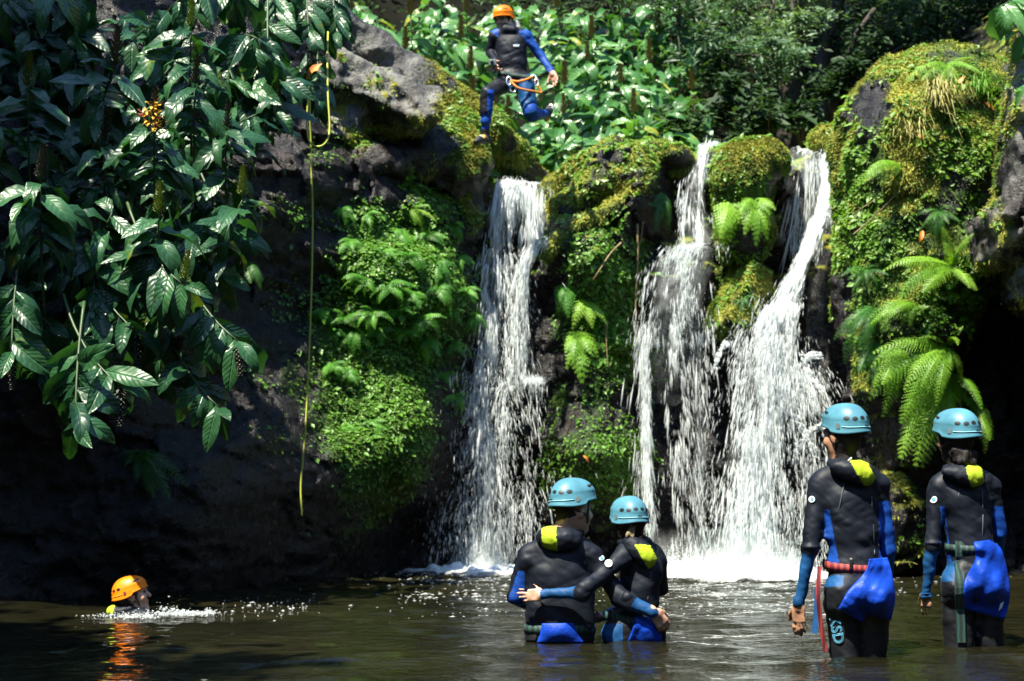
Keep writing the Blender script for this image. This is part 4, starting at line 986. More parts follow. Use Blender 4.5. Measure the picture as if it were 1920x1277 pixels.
def sheet(name, pts, parent, seed, thick=.05, nu=15, nv=90, off=0.0, dmul=1.0, haze=.2):
    c, w, den = path3(pts, nv); L = np.r_[0, np.cumsum(np.linalg.norm(np.diff(c, axis=0), axis=1))]
    u = np.linspace(-1, 1, nu); U, Vv = np.meshgrid(u, L, indexing='xy')
    wob = 1 + .16 * vnoise(Vv * 2.3, U * 0 + seed, U * 0, seed)
    x = c[:, 0][:, None] + U * w[:, None] * wob + .03 * fbm(Vv * 3, U * 2, U * 0 + seed, 3, seed)
    bul = thick * (1 - U ** 2) + .035 * fbm(U * w[:, None] * 16, Vv * 5, U * 0 + seed, 3, seed + 1) + .02 * fbm(U * w[:, None] * 40, Vv * 14, U * 0 + seed, 2, seed + 4)
    y = c[:, 1][:, None] - bul + off; z = c[:, 2][:, None] + .03 * fbm(U * 3, Vv * 3, U * 0, 2, seed + 2)
    me = mesh_np(name, np.stack([x, y, z], -1).reshape(-1, 3), grid_faces(nv, nu))
    edge = (den[:, None] * dmul - .42 * np.abs(U) ** 2.5) + 0 * U
    attr(me, 'su', (U * w[:, None]).ravel()); attr(me, 'sv', Vv.ravel()); attr(me, 'seed', np.full(x.size, seed * 3.7)); attr(me, 'den', edge.ravel()); attr(me, 'haze', (haze * np.clip((1 - np.abs(U)) * 2.2, 0, 1) * np.clip((den[:, None] - .5) * 3, 0, 1)).ravel())
    return obj(name, me, M['sheet'], parent, -parent.location)
def spindles(p, d, rad, ln):
    n = len(p); d = d / (np.linalg.norm(d, axis=1)[:, None] + 1e-9); s = np.cross(d, np.array([.31, .9, .17])); s /= np.linalg.norm(s, axis=1)[:, None]; t = np.cross(d, s)
    R_, L_ = rad[:, None], ln[:, None]
    v = np.stack([p - d * L_, p + s * R_, p - s * R_ * .5 + t * R_ * .87, p - s * R_ * .5 - t * R_ * .87, p + d * L_ * .8], 1).reshape(-1, 3)
    k = np.arange(n)[:, None] * 5
    f = np.concatenate([k + q for q in ([0, 2, 1], [0, 3, 2], [0, 1, 3], [4, 1, 2], [4, 2, 3], [4, 3, 1])])
    return v, f
def drops(pts, n, seed, rad=.008, ln=.03, clump=.5, fy=.12, gauss=.55, wide=1.0, fall=1.0, tail=.25):
    """n drops along a stream; clump: how strongly they gather in streaks"""
    n = int(n * 2.2); rad *= .47; ln *= 1.15
    r = np.random.default_rng(seed); c, w, den = path3(pts, 120); tan = np.gradient(c, axis=0)
    ps, ds, kk = [], [], []; need = n
    while need > 0:
        m = need * 3; k = r.choice(120, m, p=den / den.sum()); g = r.normal(0, gauss, m) * wide; g = np.where(r.random(m) < tail, r.uniform(-1.25, 1.25, m) * wide, g)
        x = c[k, 0] + g * w[k]; z = c[k, 2] + r.uniform(-.04, .04, m); y = c[k, 1] - np.abs(r.normal(0, fy, m))
        a = fbm(x * 9, z * 1.6, y * 0 + seed, 3, seed) + .5 * fbm(x * 22, z * 9, y * 0, 2, seed + 5)
        ok = (a * clump + r.random(m) > .55) & (z > .0); ok &= np.cumsum(ok) <= need
        kk.append(k[ok]); ps.append(np.stack([x, y, z], 1)[ok]); d = tan[k][ok] / (np.linalg.norm(tan[k][ok], axis=1)[:, None] + 1e-9); d[:, 2] -= .6 * fall; d[:, 0] += g[ok] * .18; ds.append(d + r.normal(0, .10, d.shape)); need -= ok.sum()
    p, d = np.concatenate(ps), np.concatenate(ds); e = np.exp(r.normal(0, .6, len(p)))
    L_ = np.minimum(ln * e * r.uniform(.6, 1.6, len(p)), np.maximum(c[0, 2] - p[:, 2], 0) * .9 + .012)
    return spindles(p, d, rad * e, L_)
def spray(parts, parent, name='spray'):
    v, f = merge(parts); o = obj(name, mesh_np(name, v, f, True), M['white'], parent, -parent.location); o['kind'] = 'stuff'; return o
# ---- narrow fall
wf1 = empty('waterfall', P(905, 1068, 16), 'narrow white waterfall dropping in one column beside the fern wall', 'waterfall', 'waterfalls')
A = [(985, 341, 16.7, 44, .9), (956, 343, 16.25, 24, 1.15), (940, 400, 15.95, 20, 1.15), (932, 480, 15.9, 21, 1.0), (925, 580, 15.85, 22, .93), (919, 690, 15.8, 21, .88), (910, 790, 15.75, 19, .88), (905, 900, 15.7, 18, .83), (897, 1064, 15.7, 23, .8)]
sheet('water_column', A[1:], wf1, 3, .09, 15, 110); sheet('water_column', A[1:], wf1, 5, .04, 15, 110, .09, .88)
sheet('lip_water', [(1000, 338, 16.9, 32, 1.3), (992, 343, 16.45, 36, 1.2), (990, 352, 16.25, 38, 1.0), (994, 400, 16.15, 32, .82), (994, 460, 16.1, 26, .80)], wf1, 7, .03, 15, 40)
B = [(1022, 455, 15.75, 10, 1.0), (1003, 470, 15.7, 16, 1.0), (983, 510, 15.65, 17, 1.0), (972, 580, 15.65, 20, .95), (972, 650, 15.7, 24, .80), (975, 730, 15.75, 28, .72)]
sheet('side_stream', B, wf1, 9, .04, 11, 60)
C = [(1000, 712, 15.7, 14, .9), (975, 725, 15.6, 26, .9), (965, 800, 15.6, 34, .6), (970, 930, 15.65, 42, .5), (965, 1064, 15.7, 55, .6)]
spray([drops(A[1:], 3200, 11, .0065, .036, 1.1, .1, .45, 1.0), drops(A[3:], 1600, 12, .0045, .018, .5, .2, .9, 1.9), drops(B, 1200, 13, .0045, .03, 1.0), drops([(992, 350, 16.1, 34, 1), (990, 460, 16.05, 28, 1)], 600, 14, .005, .06, 1.0, .04, .8),
       drops(C, 900, 15, .0048, .024, .9, .12, .7, 1.1), drops([(905, 700, 15.8, 60, .5), (920, 1064, 15.8, 80, 1)], 2600, 16, .0038, .014, .4, .3, .8)], wf1)
# ---- middle fall
wf2 = empty('waterfall', P(1262, 1068, 16), 'thin middle waterfall fanning over a dark domed rock into a curtain of drops', 'waterfall', 'waterfalls')
E = [(1352, 272, 16.9, 14, 1.1), (1325, 286, 16.4, 15, 1.1), (1305, 330, 16.1, 19, 1.0), (1302, 400, 15.95, 25, .92), (1310, 460, 15.8, 27, .9)]
Fn = [(1318, 462, 15.75, 24, 1.0), (1290, 475, 15.55, 44, .94), (1275, 525, 15.4, 54, .80), (1268, 590, 15.35, 58, .77), (1264, 650, 15.5, 58, .68), (1262, 760, 15.55, 54, .60)]
Cu = [(1262, 610, 15.45, 62, .8), (1262, 700, 15.5, 60, .7), (1262, 850, 15.55, 60, .75), (1264, 1064, 15.6, 66, .9)]
sheet('water_column', E, wf2, 21, .05, 11, 60); sheet('water_fan', Fn, wf2, 23, .06, 21, 70); sheet('water_fan', Fn[:5], wf2, 27, .03, 21, 60, .06, .92)
sheet('water_strand', [(1215, 600, 15.4, 10, 1), (1207, 680, 15.45, 9, .95), (1215, 850, 15.5, 9, .9)], wf2, 24, .02, 7, 50); sheet('water_strand', [(1308, 620, 15.5, 12, .95), (1312, 760, 15.5, 12, .92), (1310, 1050, 15.6, 14, .88)], wf2, 25, .02, 7, 60)
spray([drops(E, 1000, 22, .0055, .03, 1.0, .06, .6), drops(Fn[:5], 1100, 23, .0048, .024, 1.0, .08, .6), drops(Cu, 1200, 24, .0045, .030, 1.1, .16, .6, 1.0, 1.0, .5), drops([(1205, 620, 15.5, 8, 1), (1215, 1000, 15.5, 12, .6)], 700, 25, .0045, .04, .5)], wf2)
# ---- wide fall
wf3 = empty('waterfall', P(1420, 1068, 15.3), 'widest waterfall, a white slanting chute that bursts into a broad cloud of drops', 'waterfall', 'waterfalls')
S = [(1560, 283, 16.5, 24, 1.2), (1560, 320, 16.05, 18, 1.3), (1548, 385, 15.85, 16, 1.35), (1523, 455, 15.7, 16, 1.35), (1495, 520, 15.55, 18, 1.3), (1466, 575, 15.4, 27, 1.2), (1446, 635, 15.25, 36, 1.0), (1432, 720, 15.15, 42, .84), (1418, 840, 15.1, 50, .74), (1408, 960, 15.05, 56, .69), (1402, 1064, 15.0, 62, .68)]
sheet('water_chute', S, wf3, 31, .11, 21, 130); sheet('water_chute', S, wf3, 33, .05, 21, 130, .12, .97)
sheet('lip_water', [(1530, 280, 16.9, 46, 1.2), (1522, 286, 16.45, 50, 1.05), (1515, 300, 16.3, 48, .95), (1510, 350, 16.25, 40, .84)], wf3, 35, .02, 21, 30); sheet('veil', [(1500, 300, 16.25, 36, .86), (1505, 400, 16.2, 34, .80), (1500, 470, 16.1, 24, .82)], wf3, 37, .02, 15, 40)
sheet('veil', [(1540, 470, 15.9, 18, .8), (1530, 600, 15.9, 24, .76), (1525, 760, 15.8, 28, .74)], wf3, 39, .02, 11, 60)
spray([drops(S[:6], 1500, 31, .0065, .028, .6, .06, .5, 1.0, 1, .15), drops(S[5:], 5200, 32, .0075, .030, 1.1, .16, .45, 1.0), drops(S[6:], 1800, 33, .0055, .020, .8, .28, .8, 1.2), drops([(1490, 690, 15.2, 24, 1), (1510, 800, 15.1, 34, 1), (1520, 950, 15.1, 40, 1), (1520, 1060, 15.1, 45, .8)], 2000, 34, .0055, .02, .9, .2, .7, 1.4),
       drops([(1520, 300, 16.2, 40, 1), (1500, 480, 16.1, 25, .7)], 350, 35, .0045, .05, .9, .05, .8), drops([(1440, 560, 15.3, 30, .3), (1380, 700, 15.1, 30, 1), (1355, 1000, 15.0, 40, .8)], 500, 36, .0048, .018, .5, .25, .8)], wf3)
def arc(a, b, h, n, seed, r0=.012):
    r = np.random.default_rng(seed); t = r.random(n); a, b = V3(a), V3(b); p = a + (b - a) * t[:, None]; p[:, 2] += h * 4 * t * (1 - t) ; p += r.normal(0, .018, p.shape); d = (b - a) + np.array([0, 0, 1]) * (h * 4 * (1 - 2 * t))[:, None]
    return spindles(p, d, r0 * np.exp(r.normal(0, .5, n)), 2.2 * r0 * np.exp(r.normal(0, .4, n)))
spray([arc(P(1505, 730, 15.1), P(1545, 740, 15.0), .12, 90, 1), arc(P(1500, 690, 15.1), P(1540, 668, 15.0), .05, 80, 2), arc(P(1490, 850, 15.0), P(1550, 800, 14.9), .08, 110, 3), arc(P(1500, 660, 15.1), P(1535, 780, 15.0), .1, 90, 4), arc(P(1365, 640, 15.1), P(1340, 700, 15.0), .08, 80, 5), arc(P(1480, 780, 15), P(1530, 860, 14.9), .1, 90, 6)], wf3, 'splash_arc')
# ---- soft mist at the feet of the falls
for par, px0, px1, Y0_, sd_ in ((wf1, 850, 965, 15.6, 61), (wf1, 860, 955, 15.4, 62), (wf2, 1205, 1325, 15.3, 63), (wf3, 1310, 1510, 14.9, 64), (wf3, 1330, 1490, 14.7, 65), (wf3, 1300, 1500, 14.55, 66)):
    c_ = (px0 + px1) / 2; h_ = (px1 - px0) / 2
    sheet('mist', [(c_, 985, Y0_ + .1, h_ * .8, .50), (c_, 1020, Y0_ + .05, h_, .62), (c_, 1050, Y0_, h_ * 1.1, .78), (c_, 936 + 2133 / Y0_ - 1, Y0_ - .05, h_ * 1.15, .86)], par, sd_, .05, 21, 24, 0, .72, .55)
# ---- foam where the falls hit the pool
def foam(name, spots, seed, label):
    r = np.random.default_rng(seed); parts = []
    for px0, px1, y0, y1, n, h, rad in spots:
        px = np.where(r.random(n) < .35, r.uniform(px0, px1, n), r.normal((px0 + px1) / 2, (px1 - px0) * .24, n)); Y = r.normal((y0 + y1) / 2, (y1 - y0) * .24, n); x = (px - 960) / FPX * Y; mid = 1 - np.abs(px - (px0 + px1) / 2) / ((px1 - px0) / 2); mid = np.clip(mid, 0, 1)
        z = np.abs(r.normal(0, 1, n)) ** 1.4 * h * (.3 + .7 * mid); p = np.stack([x, Y, z], 1); e = np.exp(r.normal(0, .45, n)); d = r.normal(0, 1, (n, 3)) + np.array([0, 0, .6])
        parts.append(spindles(p, d, rad * e, rad * 1.2 * e))
    v, f = merge(parts); tag(obj(name, mesh_np(name, v, f), M['white']), label, kind='stuff')
def m_foam():
    t = NT('foam_sheet'); c = t.coord(); n1 = t.noise(c, 16, 5, .7); n2 = t.noise(c, 55, 3, .6)
    f = t.math('MULTIPLY_ADD', t.math('ADD', t.math('ADD', t.math('MULTIPLY', n1, .7), t.math('MULTIPLY', n2, .3)), t.math('SUBTRACT', t.attr('den'), 1.30)), 1.9, True); f.node.inputs[2].default_value = 0
    p = t.pbsdf(Base__Color=(.84, .87, .88), Roughness=.5, Normal=t.bump(n2, .8, .02)); tr = t.n('BsdfTransparent'); mx = t.n('MixShader'); t.set(mx.inputs[0], f); t.set(mx.inputs[1], tr.outputs[0]); t.set(mx.inputs[2], p.outputs[0])
    return t.done(mx)
M['foam'] = m_foam()
foam('spray_foam', [(850, 965, 15.3, 16.0, 6500, .10, .0045), (960, 1060, 15.4, 16.1, 900, .04, .004), (1200, 1330, 15.1, 15.9, 5200, .09, .0045), (1300, 1530, 14.6, 15.3, 13000, .14, .005), (1520, 1640, 14.4, 15.2, 700, .04, .004)], 3, 'white spray where the falls hit the pool')
fx, fy = np.meshgrid(np.arange(-1.7, 4.6, .03), np.arange(13.4, 16.5, .03), indexing='ij'); fq = fx / fy * FPX + 960
fd = 1.4 * np.exp(-((fq - 905) / 85) ** 2 - ((fy - 15.45) / .6) ** 2) + 1.3 * np.exp(-((fq - 1265) / 85) ** 2 - ((fy - 15.2) / .6) ** 2) + 1.6 * np.exp(-((fq - 1410) / 130) ** 2 - ((fy - 14.75) / .75) ** 2) + .85 * np.exp(-((fq - 790) / 80) ** 2 - ((fy - 15.7) / .3) ** 2) + .8 * np.exp(-((fq - 1400) / 260) ** 2 - ((fy - 14.6) / .7) ** 2) + .75 * np.exp(-((fq - 930) / 150) ** 2 - ((fy - 15.2) / .6) ** 2)
fz = water_z(fx, fy) + .006 + np.clip(fd - .6, 0, 1) * (.03 + .08 * np.abs(fbm(fx * 7, fy * 7, fx * 0, 4, 71)))
me = mesh_np('foam', np.stack([fx, fy, fz], -1).reshape(-1, 3), grid_faces(*fx.shape)); attr(me, 'den', np.clip(fd, 0, 1.3).ravel()); tag(obj('foam', me, M['foam']), 'white foam boiling and drifting where the falls hit the pool', kind='stuff')
r_ = np.random.default_rng(8); n_ = 2600
Y = 15.4 - 5.5 * r_.random(n_) ** 2.2; px = np.where(r_.random(n_) < .45, r_.normal(900, 110, n_), r_.normal(1400, 170, n_)); x = (px - 960) / FPX * Y
ok = (px > 560) & (px < 1900); x, Y = x[ok], Y[ok]; n_ = len(x)
p = np.stack([x, Y, water_z(x, Y) + .003], 1); d = np.stack([np.ones(n_), r_.normal(0, .25, n_), np.zeros(n_)], 1); e = np.exp(r_.normal(0, .5, n_))
v_, f_ = spindles(p, d, .0028 * e, .012 * e); tag(obj('foam_fleck', mesh_np('foam_fleck', v_, f_), M['white']), 'flecks of foam drifting on the pool', kind='stuff')
# ================================================================== people
def m_neoprene():
    t = NT('black_neoprene'); c = t.coord(); n1 = t.noise(c, 260, 2); n2 = t.noise(c, 7, 4)
    p = t.pbsdf(Base__Color=t.ramp(n2, [(.3, (.003, .0048, .0105)), (.7, (.006, .009, .018))]), Roughness=t.ramp(n2, [(.3, .48), (.7, .66)]), Normal=t.bump(t.math('ADD', n1, t.math('MULTIPLY', n2, 3)), .25, .004))
    t.set(p.inputs['Specular IOR Level'], .24); return t.done(p)
def m_cloth(name, col, rough, fine=180, bump=.3, coat=0):
    t = NT(name); c = t.coord(); n1 = t.noise(c, fine, 2); n2 = t.noise(c, 9, 4)
    p = t.pbsdf(Base__Color=t.ramp(n2, [(.3, tuple(x * .75 for x in col)), (.7, tuple(min(1, x * 1.2) for x in col))]), Roughness=rough, Normal=t.bump(t.math('ADD', n1, t.math('MULTIPLY', n2, 4)), bump, .004))
    t.set(p.inputs['Specular IOR Level'], .22)
    if coat: t.set(p.inputs['Coat Weight'], coat); t.set(p.inputs['Coat Roughness'], .15)
    return t.done(p)
def m_skin(name, col):
    t = NT(name); c = t.coord(); n1 = t.noise(c, 40, 4)
    p = t.pbsdf(Base__Color=t.ramp(n1, [(.3, tuple(x * .8 for x in col)), (.7, tuple(x * 1.1 for x in col))]), Roughness=.45); t.set(p.inputs['Subsurface Weight'], .1); t.set(p.inputs['Subsurface Radius'], (.01, .004, .002))
    return t.done(p)
def m_webbing(name, a, b):
    t = NT(name); c = t.coord(); w = t.n('TexWave', Scale=11.0, Distortion=2.0, Detail=2.0); t.set(w.inputs['Vector'], c)
    p = t.pbsdf(Base__Color=t.ramp(w.outputs[0], [(.55, a), (.75, b)]), Roughness=.7, Normal=t.bump(t.noise(c, 300, 2), .4, .003)); return t.done(p)
M['neo'] = m_neoprene(); M['neo_blue'] = m_cloth('blue_neoprene', (.008, .06, .18), .55); M['neo_royal'] = m_cloth('royal_neoprene', (.006, .05, .28), .55)
M['pvc'] = m_cloth('blue_pvc_pad', (.004, .04, .36), .5, 60, .5, .0); M['patch'] = m_cloth('yellow_patch', (.34, .46, .02), .7); M['trouser'] = m_cloth('black_trouser', (.008, .009, .012), .5)
M['skin'] = m_skin('skin_light', (.52, .29, .20)); M['skin_tan'] = m_skin('skin_tan', (.36, .19, .12)); M['hair'] = simple('dark_hair', (.008, .006, .006), .6, .4, 120, .25, bump=.6); M['blond'] = simple('fair_hair', (.22, .17, .09), .5, .4, 160, bump=.8); M['brown_hair'] = simple('brown_hair', (.022, .014, .010), .7, .4, 150, .2, bump=.5)
M['shell_blue'] = m_cloth('blue_helmet_shell', (.06, .185, .255), .40, 90, .1, .1); M['shell_orange'] = m_cloth('orange_helmet_shell', (.78, .18, .004), .42, 90, .08, .12)
M['shell_blue_trim'] = simple('helmet_trim_blue', (.22, .5, .6), .35, .1, 30); M['shell_orange_trim'] = simple('helmet_trim_orange', (.8, .35, .05), .35, .1, 30)
M['black_plastic'] = simple('black_plastic', (.01, .01, .011), .4, .2, 40); M['grey_plastic'] = simple('grey_plastic', (.10, .13, .14), .4, .2, 40); M['red_web'] = m_webbing('red_webbing', (.10, .008, .012), (.32, .03, .03)); M['green_web'] = m_webbing('green_webbing', (.004, .016, .014), (.012, .055, .048))
M['logo'] = simple('white_print', (.72, .74, .76), .5, .15, 80); M['logo_cyan'] = simple('cyan_print', (.07, .28, .45), .5, .2, 60); M['seam'] = simple('seam_thread', (.05, .065, .085), .6, .2, 60)
M['orange_cord'] = simple('orange_cord', (.52, .17, .02), .7, .3, 80); M['steel'] = simple('steel_ring', (.5, .52, .55), .3, .1, 40, Metallic=1.0); M['shoe'] = simple('shoe_black', (.012, .012, .014), .6, .3, 40); M['shoe_white'] = simple('shoe_white', (.62, .63, .64), .6, .15, 40); M['shoe_yellow'] = simple('shoe_yellow', (.6, .33, .02), .6, .2, 40)
M['grey_lining'] = simple('hood_lining', (.24, .25, .22), .8, .25, 30)

def nrm(v): v = np.asarray(tuple(v), float); return v / (np.linalg.norm(v) + 1e-9)
def axes(fwd, up):
    f = nrm(fwd); s = nrm(np.cross(f, nrm(up))); return s, f, np.cross(s, f)       # side (person's right), forward, up
def hand(s, w, d, n, t, lab, L=.185, curl=(.25, .3, .35, .45), thumb=1.0):
    w, d = V3(w), nrm(d); n = nrm(nrm(n) - d * (nrm(n) @ d)); t = nrm(nrm(t) - d * (nrm(t) @ d) - n * (nrm(t) @ n)); k = L / .185
    s.box(w + d * .048 * k, np.array([.040, .047, .014]) * k, np.stack([t, d, n], 1), .012 * k, lab, .012); s.cone(w - d * .02 * k, w + d * .02 * k, .024 * k, .026 * k, lab, .015)
    for i, (ln, rd, c) in enumerate(zip((.070, .077, .072, .058), (.0108, .0112, .0106, .0094), curl)):
        b = w + (d * (.088 - .006 * abs(i - 1.2)) + t * (.031 - .0205 * i)) * k; a = c * .5; dd = d
        for j, fr in enumerate((.45, .31, .24)):
            dd = d * math.cos(a) + n * math.sin(a) + t * (.025 * (1.5 - i)); e = b + nrm(dd) * ln * fr * k; s.cone(b, e, rd * k * (1 - .08 * j), rd * k * (.92 - .08 * j), lab, .003); b = e; a += c
    b = w + (d * .02 + t * .030 + n * .004) * k; m = b + nrm(d * .62 + t * .62 * thumb + n * .3) * .042 * k; e = m + nrm(d * .85 + t * .30 * thumb + n * .3) * .034 * k
    s.cone(b, m, .015 * k, .0115 * k, lab, .012); s.cone(m, e, .0112 * k, .0085 * k, lab, .004)
SK, HA, NEO, BLU, TRO, EYE, LIP, ROY, SHO, SHW, SHY, LIN = 2, 3, 0, 1, 4, 5, 6, 7, 8, 9, 10, 11
def head(s, c, fwd, up, k=1.0, hair=HA):
    c = V3(c); sd, f, u = axes(fwd, up)
    Rm = np.stack([sd, f, u], 1)
    def at(x, y, z): return c + (sd * x + f * y + u * z) * k
    s.ell(at(0, -.005, .02), np.array([.075, .095, .098]) * k, Rm, SK, .03); s.ell(at(0, -.03, -.01), np.array([.07, .072, .08]) * k, Rm, hair, .03)
    s.ell(at(0, .03, -.06), np.array([.055, .06, .055]) * k, Rm, SK, .04); s.ell(at(0, .062, -.105), np.array([.026, .026, .02]) * k, Rm, SK, .03)      # jaw, chin
    s.cone(at(0, .088, .015), at(0, .112, -.028), .009 * k, .014 * k, SK, .012); s.ell(at(0, .084, .03), np.array([.055, .014, .012]) * k, Rm, SK, .02)     # nose, brow
    s.ell(at(0, .088, -.062), np.array([.024, .011, .007]) * k, Rm, LIP, .006); s.ell(at(0, .086, -.074), np.array([.021, .011, .007]) * k, Rm, LIP, .006)
    for q in (-1, 1):
        s.ell(at(.03 * q, .082, .008), np.array([.013, .009, .007]) * k, Rm, EYE, .004); s.ell(at(.045 * q, .062, -.03), np.array([.022, .022, .022]) * k, Rm, SK, .03)   # eye, cheek
        s.ell(at(.078 * q, -.008, -.012), np.array([.010, .021, .032]) * k, Rm @ np.array(Matrix.Rotation(-.25 * q, 3, 'Z')), SK, .008); s.ell(at(.072 * q, .012, .015), np.array([.012, .02, .035]) * k, Rm, hair, .01)
    return at
def trace(s, px, py, y0, y1=None):
    """depth of a body's skin along photo pixels, to lay belts, pads and prints on it"""
    px, py = np.broadcast_arrays(np.asarray(px, float), np.asarray(py, float)); Y = np.full(px.shape, float(y0)); o = np.array([0, 0, CAM_Z])
    for _ in range(60):
        p = PA(px, py, Y); d = np.min([s.d1(q, p.reshape(-1, 3)) for q in s.pr], 0).reshape(px.shape); Y = Y + np.clip(d, -.02, .05) * .85
    return np.minimum(Y, y0 + 1.2)
class Person:
    def __init__(self, Y0, foot, label, res=.006, zmin=None, group='people in wetsuits and helmets'):
        self.Y0, self.s, self.zmin, self.wr = Y0, Sdf(res, .03), zmin, None; self.root = empty('person', foot, label, 'person', group)
    def J(self, px, py, dy=0.0): return P(px, py, self.Y0 + dy)
    def body(self, mats, paint=None):
        zt = self.wr; me, v, f = self.s.mesh('body', (lambda w: np.clip((zt - w[:, 2]) * 20, 0, 1) * (.0062 * fbm(w[:, 0] * 7, w[:, 1] * 7, w[:, 2] * 11 + w[:, 0] * 6, 3, 15) + .0034 * np.clip(ridged(w[:, 0] * 6 + w[:, 2] * 5, w[:, 1] * 6, w[:, 2] * 12 - w[:, 0] * 5, 2, 25), -1, 1))) if zt is not None else None, self.zmin, .03); lab = self.s.labels(v)
        if paint is not None: lab = paint(v, lab, proj(v))
        used = sorted(set(lab)); 
        for q in used: me.materials.append(mats[q])
        lut = np.zeros(32, int); lut[used] = np.arange(len(used)); me.polygons.foreach_set('material_index', lut[lab[f[:, 0]]].astype(np.int32))
        for _ in range(1): pass
        return self.add('body', me)
    def add(self, name, me, mat=None, parent=None): 
        o = obj(name, me, mat, parent or self.root)
        if parent is None: o.location = -self.root.location
        return o
    def patch(self, name, poly, mat, off=.012, n=14, bulge=0.0, parent=None, wr=0.0, thick=.008):
        """cloth or print laid on the back: poly = 4 photo corners (ul, ur, lr, ll) or two edge polylines"""
        a, b = [catmull([(x, y, 0) for x, y in e], n) if len(e) > 2 else np.linspace((*e[0], 0), (*e[1], 0), n) for e in poly]    # left and right edge, top to bottom
        t = np.linspace(0, 1, n)[None, :, None]; g = a[:, None, :2] * (1 - t) + b[:, None, :2] * t
        Y = trace(self.s, g[..., 0], g[..., 1], self.Y0 - .5); Y = np.minimum(Y, np.percentile(Y, 25) + .07)
        for _ in range(4):
            Yp = np.pad(Y, 1, mode='edge'); Y = np.minimum(Y, (Yp[:-2, 1:-1] + Yp[2:, 1:-1] + Yp[1:-1, :-2] + Yp[1:-1, 2:]) / 4)
        u = np.linspace(0, 1, n); B = bulge * np.sin(np.pi * u)[None] ** .7 * np.sin(np.pi * np.clip(u * .9 + .08, 0, 1))[:, None]
        if wr: B = B + wr * fbm(g[..., 0] * .02, g[..., 1] * .025, g[..., 0] * 0 + 3, 3, 7) + wr * .5 * ridged(g[..., 0] * .016 + g[..., 1] * .008, g[..., 1] * .014 - g[..., 0] * .008, g[..., 0] * 0, 3, 19)
        p = PA(g[..., 0], g[..., 1], Y - off - B); back = PA(g[..., 0], g[..., 1], Y - off - B + thick)
        v = np.concatenate([p.reshape(-1, 3), back.reshape(-1, 3)]); f = grid_faces(n, n); m = n * n
        ring = np.r_[np.arange(n), np.arange(1, n) * n + n - 1, (n - 1) * n + np.arange(n - 2, -1, -1), np.arange(n - 2, 0, -1) * n]
        rim = np.stack([ring, np.roll(ring, -1), np.roll(ring, -1) + m, ring + m], 1)
        return self.add(name, mesh_np(name, v, np.concatenate([f[:, ::-1], f + m, rim])), mat, parent)
    def band(self, name, c, ax, h, mat, off=.006, n=40, parent=None, rmax=.4, arc=(0, 2 * math.pi)):
        """belt round the body at centre c, axis ax"""
        c = V3(c); z = nrm(ax); x = nrm(np.cross(z, (0, 1, 0))); y = np.cross(z, x); th = np.linspace(*arc, n, endpoint=arc[1] - arc[0] < 6.2); d = np.cos(th)[:, None] * x + np.sin(th)[:, None] * y
        rows = []
        for k in (-1, 0, 1):
            o = c + z * h * .5 * k; r = np.full(n, .02)
            for _ in range(60):
                dd = np.min([self.s.d1(q, o + d * r[:, None]) for q in self.s.pr if q[5] in (NEO, TRO, BLU, ROY)], 0); r = np.clip(r + np.clip(-dd, -.05, .03) * .8, .02, rmax)
            rows.append((o, r))
        rr = np.maximum.reduce([q[1] for q in rows]) + off
        full = arc[1] - arc[0] > 6.2
        v = np.concatenate([c + z * h * .5 * k + d * (rr + e)[:, None] for k, e in ((-1, 0), (-1, .004), (1, .004), (1, 0))]).reshape(4, n, 3)
        return self.add(name, mesh_np(name, v.reshape(-1, 3), grid_faces(4, n, full), True), mat, parent)
    def ribbon(self, name, pts, w, mat, on=True, off=.01, parent=None, n=20):
        """strap: photo points, on=True lies on the body"""
        a = catmull([(x, y, (dy[0] if dy else 0)) for x, y, *dy in pts], n); Y = trace(self.s, a[:, 0], a[:, 1], self.Y0 - .5) - off if on else self.Y0 + a[:, 2]
        c = PA(a[:, 0], a[:, 1], Y); t = np.gradient(c, axis=0); sd = np.cross(t, (0, 1, 0)); sd /= np.linalg.norm(sd, axis=1)[:, None] + 1e-9; e = np.array([0, .004, 0])
        v = np.concatenate([c - sd * w / 2, c + sd * w / 2, c + sd * w / 2 + e, c - sd * w / 2 + e]).reshape(4, n, 3).transpose(1, 0, 2).reshape(-1, 3)
        return self.add(name, mesh_np(name, v, grid_faces(n, 4, True), False), mat, parent)
    def seam(self, pts, parent=None):
        a = catmull([(x, y, 0) for x, y in pts], 24); Y = trace(self.s, a[:, 0], a[:, 1], self.Y0 - .5) - .001; v, f = tube(PA(a[:, 0], a[:, 1], Y), .0034, 5); return self.add('seam', mesh_np('seam', v, f), M['seam'], parent)
    def disc(self, name, px, py, rpx, mat, parent=None, off=.004):
        th = np.linspace(0, 6.283, 16, endpoint=False); X = np.r_[px, px + rpx * np.cos(th) * .5, px + rpx * np.cos(th)]; Yp = np.r_[py, py + rpx * np.sin(th) * .5, py + rpx * np.sin(th)]
        d = trace(self.s, X, Yp, self.Y0 - .5); v = PA(X, Yp, np.minimum(d, np.median(d) + .02) - off)
        f3 = np.array([[0, 1 + (j + 1) % 16, 1 + j] for j in range(16)]); f4 = np.array([[1 + j, 1 + (j + 1) % 16, 17 + (j + 1) % 16, 17 + j] for j in range(16)])
        return self.add(name, mesh_np(name, v, [f3, f4]), mat, parent)
